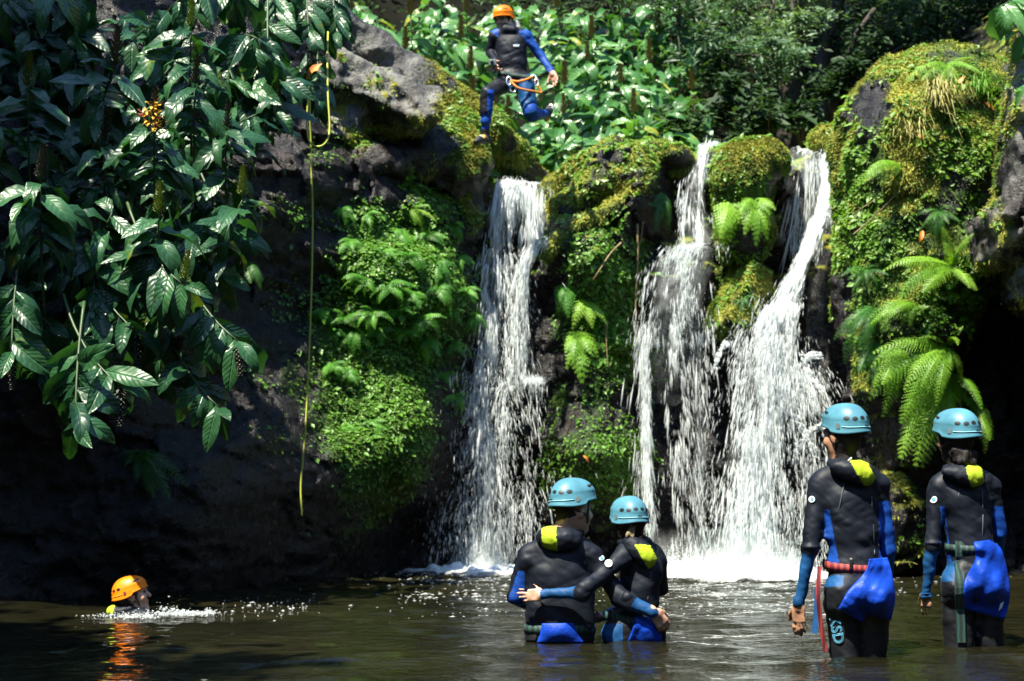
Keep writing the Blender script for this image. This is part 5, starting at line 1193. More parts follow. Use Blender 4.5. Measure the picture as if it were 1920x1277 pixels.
    # ---- climbing helmet: shell with stepped crown, vents, rivets, rear latch, chin strap
    def helmet(self, c, fwd, up, shell, k=1.0, chin=None, strap=True, rivet='grey_plastic'):
        c = V3(c); sd, f, u = axes(fwd, up); T = lambda q: c + (q[..., :1] * sd + q[..., 1:2] * f + q[..., 2:] * u) * k
        def surf(th, w, e=0.0):                       # th: 0 front, pi back; w: 0 top .. 1 rim
            co, si = np.cos(th), np.sin(th); zr = -.022 + .034 * co + .016 * np.cos(2 * th) * (co < .2) - .004
            top = .118; ang = w * np.pi / 2; z = zr + (top - zr) * np.cos(ang) ** .92
            rr = np.sin(ang) ** .80; line = .030 + .018 * co; stp = 1 / (1 + np.exp(-(z - line) / .003))
            q = .965 + .035 * stp + .05 * np.clip((w - .9) / .1, 0, 1) ** 2
            return np.stack([si * (.113 * rr * q + e), co * (.143 * rr * q + e), z + e * np.cos(ang)], -1)
        nt, nw = 56, 30; W_ = np.linspace(0.02, 1, nw) ** .9; TH = np.linspace(0, 2 * np.pi, nt, endpoint=False); ww, tt = np.meshgrid(W_, TH, indexing='ij')
        outer = T(surf(tt, ww)).reshape(-1, 3); inner = T(surf(tt, ww, -.007)).reshape(-1, 3); topv = T(np.array([[0, 0, .1182]])); m = nw * nt
        fo = grid_faces(nw, nt, True); cap = np.array([[2 * m, j, (j + 1) % nt] for j in range(nt)]); b = (nw - 1) * nt; j = np.arange(nt)
        rim = np.stack([b + j, b + (j + 1) % nt, b + (j + 1) % nt + m, b + j + m], 1)
        sh = self.add('helmet', mesh_np('helmet', np.concatenate([outer, inner, topv]), [np.concatenate([fo[:, ::-1], fo + m, rim[:, ::-1]]), cap[:, ::-1]]), M[shell])
        o0 = Vector(self.root.location)
        def pat(name, th0, th1, w0, w1, mat, e=.0012, pinch=.35):
            n1, n2 = 7, 5; a, b_ = np.meshgrid(np.linspace(-1, 1, n1), np.linspace(-1, 1, n2), indexing='ij'); sq = 1 - pinch * a * a
            v = T(surf((th0 + th1) / 2 + a * (th1 - th0) / 2, (w0 + w1) / 2 + b_ * sq * (w1 - w0) / 2, e)); o = self.add(name, mesh_np(name, v.reshape(-1, 3), grid_faces(n1, n2)), M[mat], sh); return o
        for q in (-1, 1):
            for a0, w0 in ((168, .70), (146, .71), (124, .69), (62, .60), (46, .56)):
                pat('vent', q * R(a0 - 7.5), q * R(a0 + 7.5), w0 - .045, w0 + .045, 'black_plastic', .0012, .6)
            pat('rivet', q * R(98), q * R(108), .80, .92, rivet, .003, .5)
        tl = T(surf(np.linspace(R(112), R(248), 26), .85 + .05 * np.cos(np.linspace(-1.2, 1.2, 26)), .0015)); v, fz = tube(tl, .0028 * k, 5); self.add('trim_line', mesh_np('trim_line', v, fz), M[shell + '_trim'], sh)
        pat('latch', R(172), R(188), .86, .91, 'black_plastic', .003, .2)
        if strap:
            for q in (-1, 1):
                pts = [surf(np.array(q * R(70)), np.array(.95), -.004), np.array([q * .079, .05, -.07]), np.array([q * .055, .06, -.125]), np.array([0, .085, -.15])]
                pt2 = [surf(np.array(q * R(140)), np.array(.95), -.004), np.array([q * .082, .0, -.075]), np.array([q * .079, .045, -.09])]
                for pp in (pts, pt2):
                    pp = T(np.array(pp)); v, fz = tube(catmull(pp, 12), .0062 * k, 6); self.add('chin_strap', mesh_np('chin_strap', v, fz), M['black_plastic'], sh)
        return sh
    def hood(self, neck, fwd, up, pouch, pr, prot, band, res=.006, ring=.075, rr=.03):
        """rolled-down hood: collar ring and pouch, with a yellow patch where band() says"""
        s = Sdf(res); n = V3(neck); sd, f, u = axes(fwd, up)
        pts = [n + sd * ring * math.cos(a) + f * ring * .95 * math.sin(a) + u * .012 * math.sin(a) for a in np.linspace(0, 2 * np.pi, 15)]
        for a, b in zip(pts[:-1], pts[1:]): s.cone(a, b, rr, rr, 0, .01)
        for c, r in zip(pouch, pr): s.ell(V3(c), r, prot, 0, .04)
        me, v, fc = s.mesh('hood', lambda p: .004 * fbm(p[:, 0] * 22, p[:, 1] * 22, p[:, 2] * 22, 3, 5), None, .03); yel = band(v, proj(v))
        me.materials.append(M['neo']); me.materials.append(M['patch']); me.polygons.foreach_set('material_index', yel[fc[:, 0]].astype(np.int32)); self.add('hood', me)
        self.s.pr += [(*q[:5], 12, q[6]) for q in s.pr] if False else []
def slant(px0, px1, py0, py1, sl):
    return lambda v, q: ((q[:, 0] - sl * (q[:, 1] - (py0 + py1) / 2) > px0) & (q[:, 0] - sl * (q[:, 1] - (py0 + py1) / 2) < px1) & (q[:, 1] > py0) & (q[:, 1] < py1)).astype(int)
BASE = {NEO: M['neo'], BLU: M['neo_blue'], SK: M['skin'], HA: M['hair'], TRO: M['trouser'], EYE: M['black_plastic'], LIP: M['skin_tan'], ROY: M['neo_royal'], SHO: M['shoe'], SHW: M['shoe_white'], SHY: M['shoe_yellow'], LIN: M['grey_lining']}
X_ = (1, 0, 0)

# ---- standing man by the widest fall (red belt)
p = Person(7.5, P(1605, 1225, 7.5) * 1.0, 'person in black wetsuit and blue helmet, red belt and blue seat pad, knee-deep in water', zmin=-.25); s, J = p.s, p.J
FW = (-.62, .78, 0); s.ell(J(1592, 938), (.160, .108, .135), rotz(R(12)), NEO, .05); s.ell(J(1598, 995), (.150, .105, .15), rotz(R(8)), NEO, .05); s.ell(J(1603, 1055), (.148, .105, .13), None, NEO, .05); s.ell(J(1607, 1108), (.172, .125, .12), None, TRO, .06)
s.cone(J(1543, 905, -.01), J(1645, 908, .03), .060, .060, NEO, .05); s.cone(J(1586, 872), J(1555, 893), .048, .052, NEO, .05); s.cone(J(1588, 872), J(1628, 893), .048, .052, NEO, .05)
s.ell(J(1578, 1120, -.06), (.085, .08, .10), None, TRO, .05); s.ell(J(1638, 1118, -.05), (.085, .08, .10), None, TRO, .05)
s.cone(J(1580, 1140), J(1590, 1300), .088, .075, TRO, .05); s.cone(J(1636, 1140, .03), J(1632, 1300, .05), .088, .072, TRO, .05)
s.cone(J(1535, 910), J(1519, 1032, -.02), .055, .046, NEO, .035); s.ell(J(1520, 1026, -.03), (.05, .05, .018), None, NEO, .012); s.cone(J(1519, 1032, -.02), J(1498, 1130, .03), .043, .029, BLU, .015); s.cone(J(1498, 1124, .027), J(1497.5, 1130, .03), .031, .031, BLU, .004)
s.cone(J(1649, 912, .03), J(1664, 1030, .06), .052, .043, NEO, .035); s.cone(J(1664, 1030, .06), J(1660, 1120, .22), .042, .03, BLU, .015)
hand(s, J(1497, 1134, .035), (.05, .05, -1), (.5, .6, -.1), (-.4, .7, .1), SK, .19, (.25, .35, .45, .6)); hand(s, J(1660, 1124, .23), (-.1, .5, -.8), (-1, 0, 0), (0, .7, .3), SK)
s.cone(J(1582, 845), J(1588, 880), .056, .062, SK, .03); head(s, J(1580, 818), FW, (0, 0, 1))
def paint(v, lab, q):
    lab = lab.copy(); t = (lab == NEO) | (lab == TRO)
    lab[(lab == NEO) & (q[:, 1] > 955 + .0 * q[:, 0]) & (q[:, 0] > 1546) & (q[:, 0] < 1556 + (q[:, 1] - 960) * .19) & (q[:, 1] < 1062) & (v[:, 1] < 7.62)] = ROY
    lab[(lab == NEO) & (q[:, 0] > 1648) & (q[:, 1] > 940) & (q[:, 1] < 1060)] = ROY
    lab[(lab == TRO) & (q[:, 1] < 1100) & (q[:, 0] < 1582)] = BLU; lab[(lab == TRO) & (q[:, 1] < 1110) & (q[:, 0] >= 1582)] = NEO
    lab[(lab == SK) & (q[:, 1] < 876) & (q[:, 1] > 760) & (q[:, 0] > 1566) & (v[:, 1] < 7.61)] = HA
    return lab
m_ = dict(BASE); m_[SK] = M['skin_tan']; p.wr = P(1588, 885, 7.5).z; p.body(m_, paint)
p.helmet(J(1586, 797, .0), FW, (-.06, .02, 1), 'shell_blue', .98)
p.hood(J(1588, 872, .0), FW, (0, -.1, 1), [J(1600, 884, -.10), J(1620, 890, -.08), J(1580, 880, -.08)], [(.085, .05, .055), (.06, .045, .055), (.07, .045, .04)], rotz(R(10), 0, R(18)), slant(1603, 1634, 850, 912, .55))
p.band('belt', J(1604, 1062), (.05, -.1, 1), .045, M['red_web']); p.patch('belt_loop', ([(1593, 1046), (1593, 1070)], [(1599, 1046), (1599, 1070)]), M['black_plastic'], .016, 6)
p.patch('seat_pad', ([(1630, 1048), (1622, 1072), (1590, 1108), (1573, 1140)], [(1664, 1045), (1672, 1072), (1679, 1120), (1671, 1163)]), M['pvc'], .014, 26, .025, None, .020, .05)
p.patch('pad_hem', ([(1581, 1124), (1571, 1142)], [(1626, 1147), (1618, 1168)]), M['pvc'], .022, 10, .012)
p.ribbon('strap', [(1537, 1062, -.1), (1534, 1110, -.12), (1538, 1160, -.1), (1548, 1222, -.08)], .022, M['red_web'], False); p.ribbon('strap', [(1533, 1100, -.05), (1531, 1150, -.06), (1527, 1188, -.08)], .03, M['neo_blue'], False)
p.seam([(1634, 930), (1637, 980), (1640, 1040)]); p.seam([(1584, 900), (1578, 930), (1572, 960)]); p.disc('logo', 1522, 936, 6, M['logo']); p.disc('logo_mark', 1522.5, 936, 3, M['logo_cyan'], off=.007)
p.patch('hood_tag', ([(1588, 864), (1590, 866)], [(1596, 857), (1598, 859)]), M['logo'], .06, 4)
def lettering(person, text, px, py, dyy, ang, size, mat, parent=None):
    cu = bpy.data.curves.new('lettering', 'FONT'); cu.body = text; cu.size = size; cu.fill_mode = 'NONE'; cu.bevel_depth = size * .028; cu.bevel_resolution = 0; cu.resolution_u = 3
    tmp = bpy.data.objects.new('tmp', cu); COL.objects.link(tmp); bpy.context.view_layer.update(); me = bpy.data.meshes.new_from_object(tmp.evaluated_get(bpy.context.evaluated_depsgraph_get())); bpy.data.objects.remove(tmp)
    n = len(me.vertices); v = np.zeros(n * 3); me.vertices.foreach_get('co', v); v = v.reshape(-1, 3); c, sn = math.cos(ang), math.sin(ang); k = FPX / person.Y0
    X = px + (v[:, 0] * c - v[:, 1] * sn) * k; Yp = py - (v[:, 0] * sn + v[:, 1] * c) * k; d = trace(person.s, X, Yp, person.Y0 - .5); w = PA(X, Yp, d - .003 - v[:, 2])
    me.vertices.foreach_set('co', w.astype(np.float32).ravel()); me.update(); return person.add('lettering', me, mat, parent)
lettering(p, 'KSD', 1555, 1158, 0, R(-79), .078, M['logo_cyan'])

# ---- standing person at the frame edge (dark hair bun)
p = Person(8.0, P(1820, 1218, 8.0), 'person in black wetsuit and blue helmet with dark hair bun, standing nearest the dark hollow', zmin=-.25); s, J = p.s, p.J
s.ell(J(1808, 940), (.150, .102, .125), rotz(R(10)), NEO, .05); s.ell(J(1815, 985), (.135, .098, .13), None, NEO, .05); s.ell(J(1820, 1030), (.135, .1, .12), None, NEO, .05); s.ell(J(1824, 1085), (.168, .125, .13), None, TRO, .06)
s.cone(J(1762, 912, -.01), J(1856, 912, .03), .058, .058, NEO, .05); s.cone(J(1800, 880), J(1775, 898), .045, .05, NEO, .05); s.cone(J(1802, 880), J(1842, 898), .045, .05, NEO, .05)
s.ell(J(1797, 1100, -.06), (.085, .08, .10), None, TRO, .05); s.ell(J(1852, 1100, -.05), (.085, .08, .10), None, TRO, .05)
s.cone(J(1795, 1120), J(1800, 1290), .088, .072, TRO, .05); s.cone(J(1852, 1120, .03), J(1852, 1290, .05), .088, .072, TRO, .05)
s.cone(J(1758, 915), J(1748, 1025, -.02), .052, .044, NEO, .035); s.ell(J(1749, 1018, -.03), (.048, .048, .018), None, NEO, .012); s.cone(J(1748, 1025, -.02), J(1737, 1108, .04), .041, .028, BLU, .015); s.cone(J(1860, 915, .03), J(1874, 1000, .06), .048, .04, NEO, .035); s.cone(J(1874, 1000, .06), J(1868, 1070, .2), .04, .03, BLU, .015)
hand(s, J(1736, 1112, .045), (.05, .15, -1), (.5, .6, -.1), (-.5, .6, 0), SK, .165, (.3, .4, .5, .6)); s.cone(J(1793, 850), J(1798, 885), .052, .058, SK, .03); head(s, J(1792, 822), (-.55, .83, 0), (0, 0, 1))
def paint(v, lab, q):
    lab = lab.copy(); lab[(lab == NEO) & (q[:, 0] > 1764) & (q[:, 0] < 1772 + (q[:, 1] - 950) * .12) & (q[:, 1] > 950) & (v[:, 1] < 8.15)] = ROY; lab[(lab == NEO) & (q[:, 0] > 1862) & (q[:, 1] > 950) & (q[:, 1] < 1060)] = ROY
    lab[(lab == TRO) & (q[:, 1] < 1090) & (q[:, 0] < 1790)] = BLU; lab[(lab == SK) & (q[:, 1] < 876) & (v[:, 1] < 8.09) & (q[:, 0] > 1765)] = HA
    return lab
m_ = dict(BASE); m_[SK] = M['skin_tan']; p.wr = P(1800, 890, 8).z; p.body(m_, paint); p.helmet(J(1795, 806), (-.55, .83, 0), (-.05, .02, 1), 'shell_blue', 1.03)
h = Sdf(.006)
for a, b, r1 in (((1795, 845, -.06), (1812, 852, -.085), .034), ((1812, 852, -.085), (1805, 864, -.095), .03), ((1805, 864, -.095), (1822, 866, -.08), .028), ((1790, 850, -.05), (1800, 866, -.07), .03), ((1825, 852, -.06), (1820, 870, -.07), .025)): h.cone(J(*a), J(*b), r1, r1 * .9, 0, .012)
me, v, f = h.mesh('hair_bun', lambda q: .006 * fbm(q[:, 0] * 60, q[:, 1] * 60, q[:, 2] * 25, 3, 3), None, .03); p.add('hair_bun', me, M['hair'])
p.hood(J(1803, 882), (-.5, .86, 0), (0, -.15, 1), [J(1812, 893, -.10), J(1828, 893, -.095), J(1785, 886, -.08)], [(.075, .048, .05), (.055, .045, .05), (.06, .04, .035)], rotz(R(5), 0, R(8)), slant(1816, 1844, 868, 918, .22))
p.band('belt', J(1820, 1026), (.0, -.1, 1), .045, M['green_web']); p.ribbon('strap', [(1800, 1015), (1800, 1060), (1799, 1110), (1803, 1205)], .05, M['green_web'], True, .014)
p.patch('seat_pad', ([(1826, 1016), (1828, 1050), (1808, 1090), (1806, 1142)], [(1856, 1012), (1880, 1035), (1894, 1110), (1884, 1162)]), M['pvc'], .016, 26, .03, None, .022, .05)
p.seam([(1842, 920), (1843, 970), (1842, 1010)]); p.seam([(1802, 905), (1797, 930)]); p.disc('logo', 1750, 936, 7, M['logo']); p.disc('logo_mark', 1750.5, 936, 3.5, M['logo_cyan'], off=.007)
p.patch('cuff', ([(1725, 1112), (1727, 1122)], [(1748, 1112), (1748, 1120)]), M['neo_blue'], .004, 6)
p.patch('pad_mark', ([(1866, 1043), (1862, 1058)], [(1871, 1041), (1868, 1054)]), M['logo'], .055, 5); p.patch('pad_mark', ([(1876, 1132), (1872, 1146)], [(1882, 1128), (1879, 1140)]), M['logo'], .06, 5)

# ---- the couple: the man
YC = 8.1
p = Person(YC, P(1050, 1200, YC), 'person with arm round partner, blue helmet, cropped dark hair, face turned in profile, waist-deep', zmin=-.25, group='embracing couple'); s, J = p.s, p.J
s.ell(J(1052, 1065), (.185, .115, .15), rotz(R(4)), NEO, .05); s.ell(J(1050, 1120), (.195, .118, .2), None, NEO, .08); s.ell(J(1050, 1175), (.192, .12, .16), None, NEO, .08); s.cone(J(1020, 1200), J(1020, 1290), .1, .09, TRO, .05); s.cone(J(1080, 1200), J(1080, 1290), .1, .09, TRO, .05)
s.cone(J(995, 1040), J(1108, 1045), .064, .064, NEO, .05); s.cone(J(1055, 1000), J(1020, 1028), .052, .058, NEO, .06); s.cone(J(1060, 1000), J(1092, 1030), .052, .058, NEO, .06)
s.cone(J(988, 1048), J(968, 1118, .02), .058, .05, NEO, .04); s.cone(J(968, 1118, .02), J(1005, 1140, .28), .048, .032, ROY, .02)
s.cone(J(1116, 1050, .0), J(1160, 1120, -.10), .056, .050, NEO, .04); s.cone(J(1160, 1120, -.10), J(1180, 1130, -.13), .056, .052, NEO, .015); s.ell(J(1176, 1120, -.165), (.03, .02, .028), None, NEO, .012); s.cone(J(1178, 1130, -.13), J(1222, 1149, -.16), .047, .033, BLU, .012); hand(s, J(1226, 1148, -.155), (.55, .35, -.75), (-.2, 1, -.2), (.7, .1, .6), SK, .18, (.4, .45, .5, .55), .6)
HF = (.86, .50, -.03); s.cone(J(1070, 965), J(1058, 1008), .056, .066, SK, .03); at = head(s, J(1076, 957), HF, (-.04, 0, 1), 1.03, HA)
def paint(v, lab, q):
    lab = lab.copy(); lab[(lab == NEO) & (q[:, 0] < 984) & (q[:, 0] > 962 - (q[:, 1] - 1100) * .35) & (q[:, 1] > 1072)] = ROY
    c = V3(J(1076, 957)); sd, f, u = axes(HF, (-.04, 0, 1)); y = (v - c) @ f; z = (v - c) @ u
    x = np.abs((v - c) @ sd); hd = ((lab == SK) | (lab == HA)) & (np.linalg.norm(v - c, axis=1) < .2); hair = (z > -.055 + .35 * (y + .09)) & (y < .012) & (x < .077); lab[hd] = SK; lab[hd & hair] = HA; lab[hd & (y > 0) & (z > .05)] = HA
    return lab
m_ = dict(BASE); m_[HA] = M['brown_hair']; m_[LIP] = M['skin']; p.wr = P(1050, 1020, YC).z; p.body(m_, paint); p.helmet(J(1073, 936), HF, (-.10, .03, 1), 'shell_blue', 1.03)
p.hood(J(1060, 1003), HF, (0, -.1, 1), [J(1040, 1010, -.10), J(1065, 1012, -.10), J(1026, 1008, -.06)], [(.085, .05, .065), (.075, .045, .05), (.06, .05, .055)], rotz(0, 0, R(6)), slant(1016, 1044, 978, 1034, .05), ring=.08)
p.band('belt', J(1050, 1178), (0, 0, 1), .048, M['green_web'], arc=(0, 2 * math.pi)); p.patch('seat_pad', ([(1016, 1169), (1012, 1190), (1006, 1205)], [(1075, 1168), (1082, 1185), (1095, 1205)]), M['pvc'], .022, 16, .015, None, .006)
p.patch('waist_pad', ([(984, 1186), (986, 1202)], [(1008, 1186), (1004, 1202)]), M['trouser'], .012, 8); p.seam([(1080, 1013), (1088, 1030), (1098, 1060)]); p.disc('logo', 1128, 1046, 5, M['logo'], off=.006); p.disc('logo_mark', 1128.5, 1046.5, 3, M['logo_cyan'], off=.009)

# ---- the couple: the woman
YW = 8.12
p = Person(YW, P(1190, 1200, YW), 'smaller person with fair ponytail and blue helmet, arm laid across partner\'s back, waist-deep', zmin=-.25, group='embracing couple'); s, J = p.s, p.J
s.ell(J(1203, 1072), (.125, .095, .125), rotz(R(-25)), NEO, .05); s.ell(J(1195, 1120), (.118, .095, .13), rotz(R(-15)), NEO, .05); s.ell(J(1188, 1172), (.160, .115, .12), None, TRO, .06); s.cone(J(1160, 1200), J(1160, 1290), .09, .08, TRO, .05); s.cone(J(1215, 1200), J(1215, 1290), .09, .08, TRO, .05)
s.ell(J(1215, 1190, -.05), (.085, .08, .09), None, TRO, .05); s.ell(J(1160, 1190, -.05), (.085, .08, .09), None, TRO, .05)
s.cone(J(1172, 1042, -.05), J(1230, 1046, .06), .052, .052, NEO, .05); s.cone(J(1188, 1012), J(1175, 1032, -.03), .042, .048, NEO, .05); s.cone(J(1192, 1012), J(1222, 1034, .04), .042, .048, NEO, .05)
s.cone(J(1168, 1045, -.08), J(1098, 1104, -.24), .052, .045, NEO, .035); s.cone(J(1104, 1098, -.23), J(1090, 1112, -.24), .052, .049, NEO, .012); s.ell(J(1094, 1100, -.262), (.03, .022, .03), None, NEO, .015); s.cone(J(1090, 1111, -.235), J(1026, 1114, -.185), .041, .029, BLU, .01); s.cone(J(1026, 1114, -.185), J(1020, 1114, -.18), .031, .031, BLU, .003)
hand(s, J(1018, 1114, -.178), (-1, .12, -.06), (0, 1, 0), (-.2, 0, 1), SK, .178, (.35, .4, .45, .5), .9)
s.cone(J(1234, 1052, .06), J(1240, 1105, .2), .048, .042, NEO, .03); s.cone(J(1240, 1105, .2), J(1132, 1155, .16), .04, .028, BLU, .015); hand(s, J(1128, 1157, .15), (-1, -.2, -.1), (0, -1, 0), (0, 0, 1), SK, .16, (.5, .5, .6, .6))
WF = (-.38, .92, -.05); s.cone(J(1182, 985), J(1189, 1022), .046, .054, SK, .03); head(s, J(1180, 980), WF, (.03, 0, 1), .96, HA)
def paint(v, lab, q):
    lab = lab.copy(); lab[(lab == NEO) & (q[:, 0] > 1150) & (q[:, 0] < 1166) & (q[:, 1] > 1085) & (q[:, 1] < 1150)] = ROY; lab[(lab == TRO) & (q[:, 0] < 1168) & (q[:, 1] > 1170)] = BLU; lab[(lab == SK) & (v[:, 1] < YW + .0) & (q[:, 1] < 995) & (q[:, 1] > 900)] = HA
    return lab
m_ = dict(BASE); m_[HA] = M['brown_hair']; p.wr = P(1190, 1025, YW).z; p.body(m_, paint); p.helmet(J(1180, 967), WF, (.02, -.10, 1), 'shell_blue', .95)
h = Sdf(.005); rr_ = np.random.default_rng(4)
for i in range(9):
    a = J(1184 + rr_.normal() * 3, 985, -.085); b = J(1186 + rr_.normal() * 6, 1003 + rr_.normal() * 3, -.10); h.cone(a, b, .012, .007, 0, .006)
me, v, f = h.mesh('ponytail', lambda q: .003 * fbm(q[:, 0] * 90, q[:, 1] * 90, q[:, 2] * 20, 2, 3), None, .03); p.add('ponytail', me, M['blond'])
p.hood(J(1190, 1016), WF, (0, -.1, 1), [J(1205, 1036, -.10), J(1212, 1046, -.09), J(1190, 1026, -.09)], [(.07, .045, .055), (.055, .045, .06), (.065, .04, .045)], rotz(0, 0, R(40)), slant(1204, 1232, 1022, 1072, .55), ring=.068, rr=.027)
p.band('belt', J(1186, 1160), (.12, 0, 1), .048, M['green_web']); p.patch('seat_pad', ([(1190, 1156), (1188, 1172), (1176, 1205)], [(1224, 1156), (1238, 1178), (1242, 1205)]), M['pvc'], .02, 16, .02, None, .01)
p.seam([(1222, 1070), (1218, 1100), (1214, 1125)]); p.disc('logo', 1141, 1056, 7, M['logo'], off=.005); p.patch('hood_tag', ([(1193, 1036), (1199, 1042)], [(1206, 1022), (1212, 1024)]), M['logo'], .055, 5)

# ---- swimmer
YS = 10.0
p = Person(YS, P(245, 1150, YS), 'swimmer in orange helmet, only head and shoulder above the dark water, face in profile', .005, zmin=-.2, group='people in orange helmets'); s, J = p.s, p.J
SF, SU = (.95, .18, .22), (-.25, -.05, 1); s.cone(J(240, 1135), J(235, 1160), .055, .065, NEO, .03); head(s, J(250, 1116), SF, SU, .95, HA); s.ell(J(245, 1165), (.2, .15, .09), None, NEO, .05); s.cone(J(262, 1158, -.1), J(330, 1172, -.15), .06, .05, NEO, .03)
def paint(v, lab, q):
    lab = lab.copy(); c = V3(J(250, 1116)); sd, f, u = axes(SF, SU); y = (v - c) @ f; lab[(lab == SK) & (y < .03) & ((v - c) @ u > .0)] = HA; return lab
p.body(BASE, paint); p.helmet(J(243, 1109), SF, (-.55, -.05, 1), 'shell_orange', .90, rivet='red_web')
p.hood(J(238, 1143), SF, SU, [J(222, 1146, -.03), J(212, 1147, -.03)], [(.07, .06, .035), (.04, .05, .038)], None, slant(200, 214, 1120, 1160, -.2), .005, .07, .026)

# ---- jumper
YJ = 15.1
p = Person(YJ, P(950, 262, YJ), 'jumper in mid-air above the narrow fall, orange helmet, blue sleeves, harness with orange cord', .0075, group='people in orange helmets'); s, J = p.s, p.J
s.ell(J(957, 88), (.175, .12, .17), rotz(R(-6)), NEO, .06); s.ell(J(961, 118), (.165, .115, .17), None, NEO, .06); s.ell(J(966, 146), (.165, .12, .11), rotz(0, 0, R(10)), TRO, .05)
s.cone(J(930, 66), J(986, 68), .062, .064, ROY, .05); s.cone(J(953, 56), J(938, 63), .055, .055, NEO, .05); s.cone(J(955, 56), J(975, 63), .055, .058, NEO, .05)
s.cone(J(926, 70), J(919, 98, .08), .060, .05, NEO, .04); s.cone(J(919, 98, .08), J(928, 114, -.16), .046, .034, NEO, .02); hand(s, J(929, 117, -.18), (.15, -.5, -.75), (.8, 0, -.3), (-.3, -.8, .3), SK, .19, (.9, .9, .9, .9))
s.cone(J(988, 70), J(1013, 104, .02), .062, .05, ROY, .04); s.cone(J(1013, 104, .02), J(1033, 133, -.08), .048, .036, ROY, .02); hand(s, J(1035, 137, -.09), (.35, -.25, -.85), (-.5, -.6, 0), (-.7, -.3, -.2), SK, .20, (.35, .3, .4, .5), 1.3)
s.cone(J(948, 156, -.02), J(914, 176, -.38), .108, .075, TRO, .06); s.cone(J(914, 176, -.38), J(911, 210, -.36), .075, .068, TRO, .03); s.cone(J(911, 210, -.36), J(911, 243, -.32), .066, .043, ROY, .02); s.cone(J(911, 226, -.35), J(911, 227, -.35), .062, .062, ROY, .005)
s.cone(J(911, 244, -.32), J(911, 256, -.30), .044, .042, SHO, .02); s.cone(J(914, 263, -.28), J(899, 264, -.46), .042, .038, SHO, .03); s.cone(J(899, 262, -.46), J(894, 265, -.54), .04, .03, SHO, .02); s.cone(J(907, 257, -.39), J(905, 259, -.41), .030, .028, SHY, .006); s.cone(J(901, 258, -.44), J(898, 260, -.47), .026, .024, SHW, .006)
s.cone(J(983, 158, .0), J(996, 212, -.1), .112, .08, BLU, .06); s.cone(J(995, 208, -.1), J(998, 214, -.08), .086, .086, ROY, .02); s.cone(J(998, 214, -.06), J(1020, 215, .26), .075, .055, ROY, .03); s.cone(J(1020, 215, .26), J(1026, 213, .34), .055, .048, SHO, .02); s.cone(J(1026, 216, .36), J(1031, 204, .46), .048, .04, SHO, .02); s.cone(J(1025, 222, .34), J(1025, 224, .34), .03, .03, SHY, .01); s.cone(J(1031, 206, .44), J(1033, 199, .5), .038, .03, SHW, .01)
JF, JU = (-.50, -.80, -.34), (-.12, -.22, 1); s.cone(J(949, 42), J(954, 60), .058, .066, SK, .03); head(s, J(945, 36), JF, JU, 1.0, HA)
s.cone(J(948, 55, -.06), J(962, 57, -.06), .05, .05, NEO, .03); s.cone(J(966, 46, .06), J(970, 52, .05), .05, .04, LIN, .02)
def paint(v, lab, q):
    lab = lab.copy(); lab[(lab == TRO) & (q[:, 1] > 168) & (q[:, 0] > 914) & (q[:, 0] < 926) & (v[:, 1] < 14.9)] = ROY; lab[(lab == ROY) & (q[:, 0] > 935) & (q[:, 0] < 972 + (q[:, 1] - 60) * .6) & (q[:, 1] < 105)] = NEO
    lab[(lab == ROY) & (q[:, 0] < 936) & (q[:, 1] > 78) & (q[:, 1] < 130)] = NEO; return lab
p.wr = P(950, 62, YJ).z; p.body(BASE, paint); p.helmet(J(944.5, 30), JF, JU, 'shell_orange', 1.0)
p.band('belt', J(966, 146), (.14, -.1, 1), .05, M['green_web']); p.patch('logo', ([(962, 84), (963, 88)], [(975, 84), (974, 88)]), M['logo'], .004, 6); p.patch('logo_mark', ([(966, 82), (966, 84)], [(971, 82), (971, 84)]), M['logo_cyan'], .004, 5)
def cord(name, pts, r, mat, parent=None):
    v, f = tube(catmull([J(*q) for q in pts], 30), r, 6); return p.add(name, mesh_np(name, v, f), mat, parent)
cord('lanyard', [(957, 151, -.2), (970, 153, -.22), (985, 150, -.2), (998, 144, -.12)], .014, M['orange_cord']); cord('lanyard', [(957, 152, -.2), (970, 164, -.24), (986, 169, -.22), (1004, 172, -.15), (1015, 174, -.1), (1010, 162, -.1), (1003, 148, -.1)], .013, M['orange_cord'])
def ring(name, px, py, dy, rx, rz, m):
    c = V3(J(px, py, dy)); a = np.linspace(0, 2 * np.pi, 15); v, f = tube(np.stack([c[0] + rx * np.cos(a), c[1] + .01 * np.sin(a), c[2] + rz * np.sin(a)], 1), .008, 6, False); return p.add(name, mesh_np(name, v, f), m)
ring('carabiner', 954, 152, -.2, .025, .05, M['steel']); ring('carabiner', 962, 167, -.2, .03, .04, M['steel']); ring('carabiner', 957, 158, -.2, .022, .04, M['neo_blue']); ring('carabiner', 1001, 146, -.12, .025, .035, M['steel']); ring('carabiner', 1006, 154, -.1, .02, .045, M['steel'])
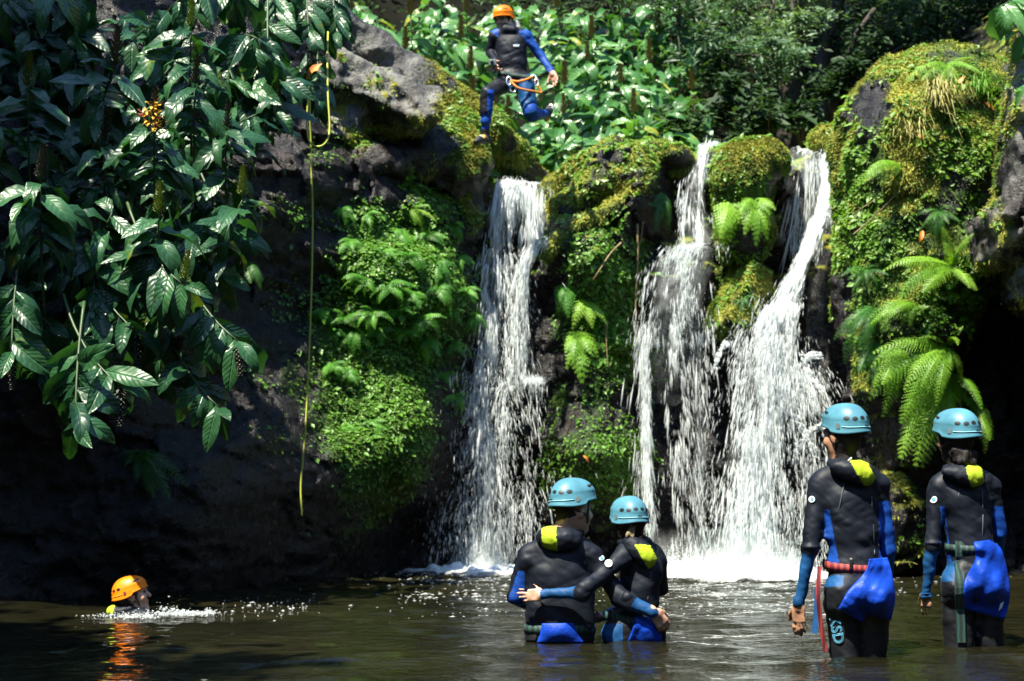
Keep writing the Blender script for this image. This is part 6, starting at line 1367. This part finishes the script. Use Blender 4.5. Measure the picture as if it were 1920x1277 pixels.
# the small camera in the jumper's hand
ac = empty('action_camera', J(924, 118, -.24), 'small dark camera held in the jumper\'s lowered hand', 'camera')
def bxm(name, c, h, m, rd=.006):
    q = Sdf(.005).box(c, h, None, rd); me, *_ = q.mesh(name, None, None, .02); return obj(name, me, m, ac)
bxm('camera_body', (0, 0, 0), (.04, .025, .035), M['grey_plastic']); bxm('lens', (-.01, -.03, .005), (.018, .014, .018), M['black_plastic'], .01); bxm('grip', (.01, 0, -.07), (.012, .012, .045), M['black_plastic'])

# ---- rope
M['rope'] = simple('yellow_green_rope', (.40, .42, .06), .7, .25, 160, bump=.5)
rp = [(615, 60, 13.0), (614, 120, 12.75), (615, 180, 12.6), (618, 235, 12.55), (614, 262, 12.5), (602, 274, 12.5), (586, 272, 12.5), (577, 255, 12.5), (576, 215, 12.5), (578, 185, 12.5), (580, 180, 12.52), (581, 215, 12.55), (583, 265, 12.6), (584, 330, 12.62), (586, 400, 12.65), (585, 500, 12.65), (582, 600, 12.68), (578, 700, 12.7), (573, 800, 12.7), (567, 870, 12.7), (564, 915, 12.7), (566, 968, 12.7)]
v, f = tube(catmull([P(*q) for q in rp], 220), .0085, 8); tag(obj('climbing_rope', mesh_np('climbing_rope', v, f), M['rope']), 'yellow-green rope looped at the top and hanging down the dark rock', 'rope')
# ---- swimmer's splash
r_ = np.random.default_rng(12); parts = []
for x0, x1, y0, y1, n, h, rad in ((215, 320, 9.75, 10.1, 350, .014, .0035), (300, 425, 9.8, 10.0, 1000, .018, .004), (160, 250, 9.6, 9.9, 80, .004, .0035), (240, 300, 9.55, 9.75, 200, .008, .004), (420, 620, 9.8, 11.5, 90, .004, .005), (300, 330, 9.8, 9.9, 90, .07, .0035)):
    px = r_.normal((x0 + x1) / 2, (x1 - x0) * .27, n); Y = r_.normal((y0 + y1) / 2, (y1 - y0) * .25, n); g_ = np.exp(-((px - (x0 + x1) / 2) / (x1 - x0) * 2) ** 2); h = h * (.25 + .9 * g_) * (1 + .6 * vnoise(px * .06, px * 0, px * 0, 5)); e = np.exp(r_.normal(0, .45, n)); parts.append(spindles(np.stack([(px - 960) / FPX * Y, Y, .012 + np.abs(r_.normal(0, 1, n)) * h], 1), r_.normal(0, 1, (n, 3)) * np.array([1.5, .5, .5]), rad * e, rad * 1.8 * e))
v, f = merge(parts); tag(obj('splash_foam', mesh_np('splash_foam', v, f), M['white']), 'white splash trailing ahead of the swimmer', kind='stuff')
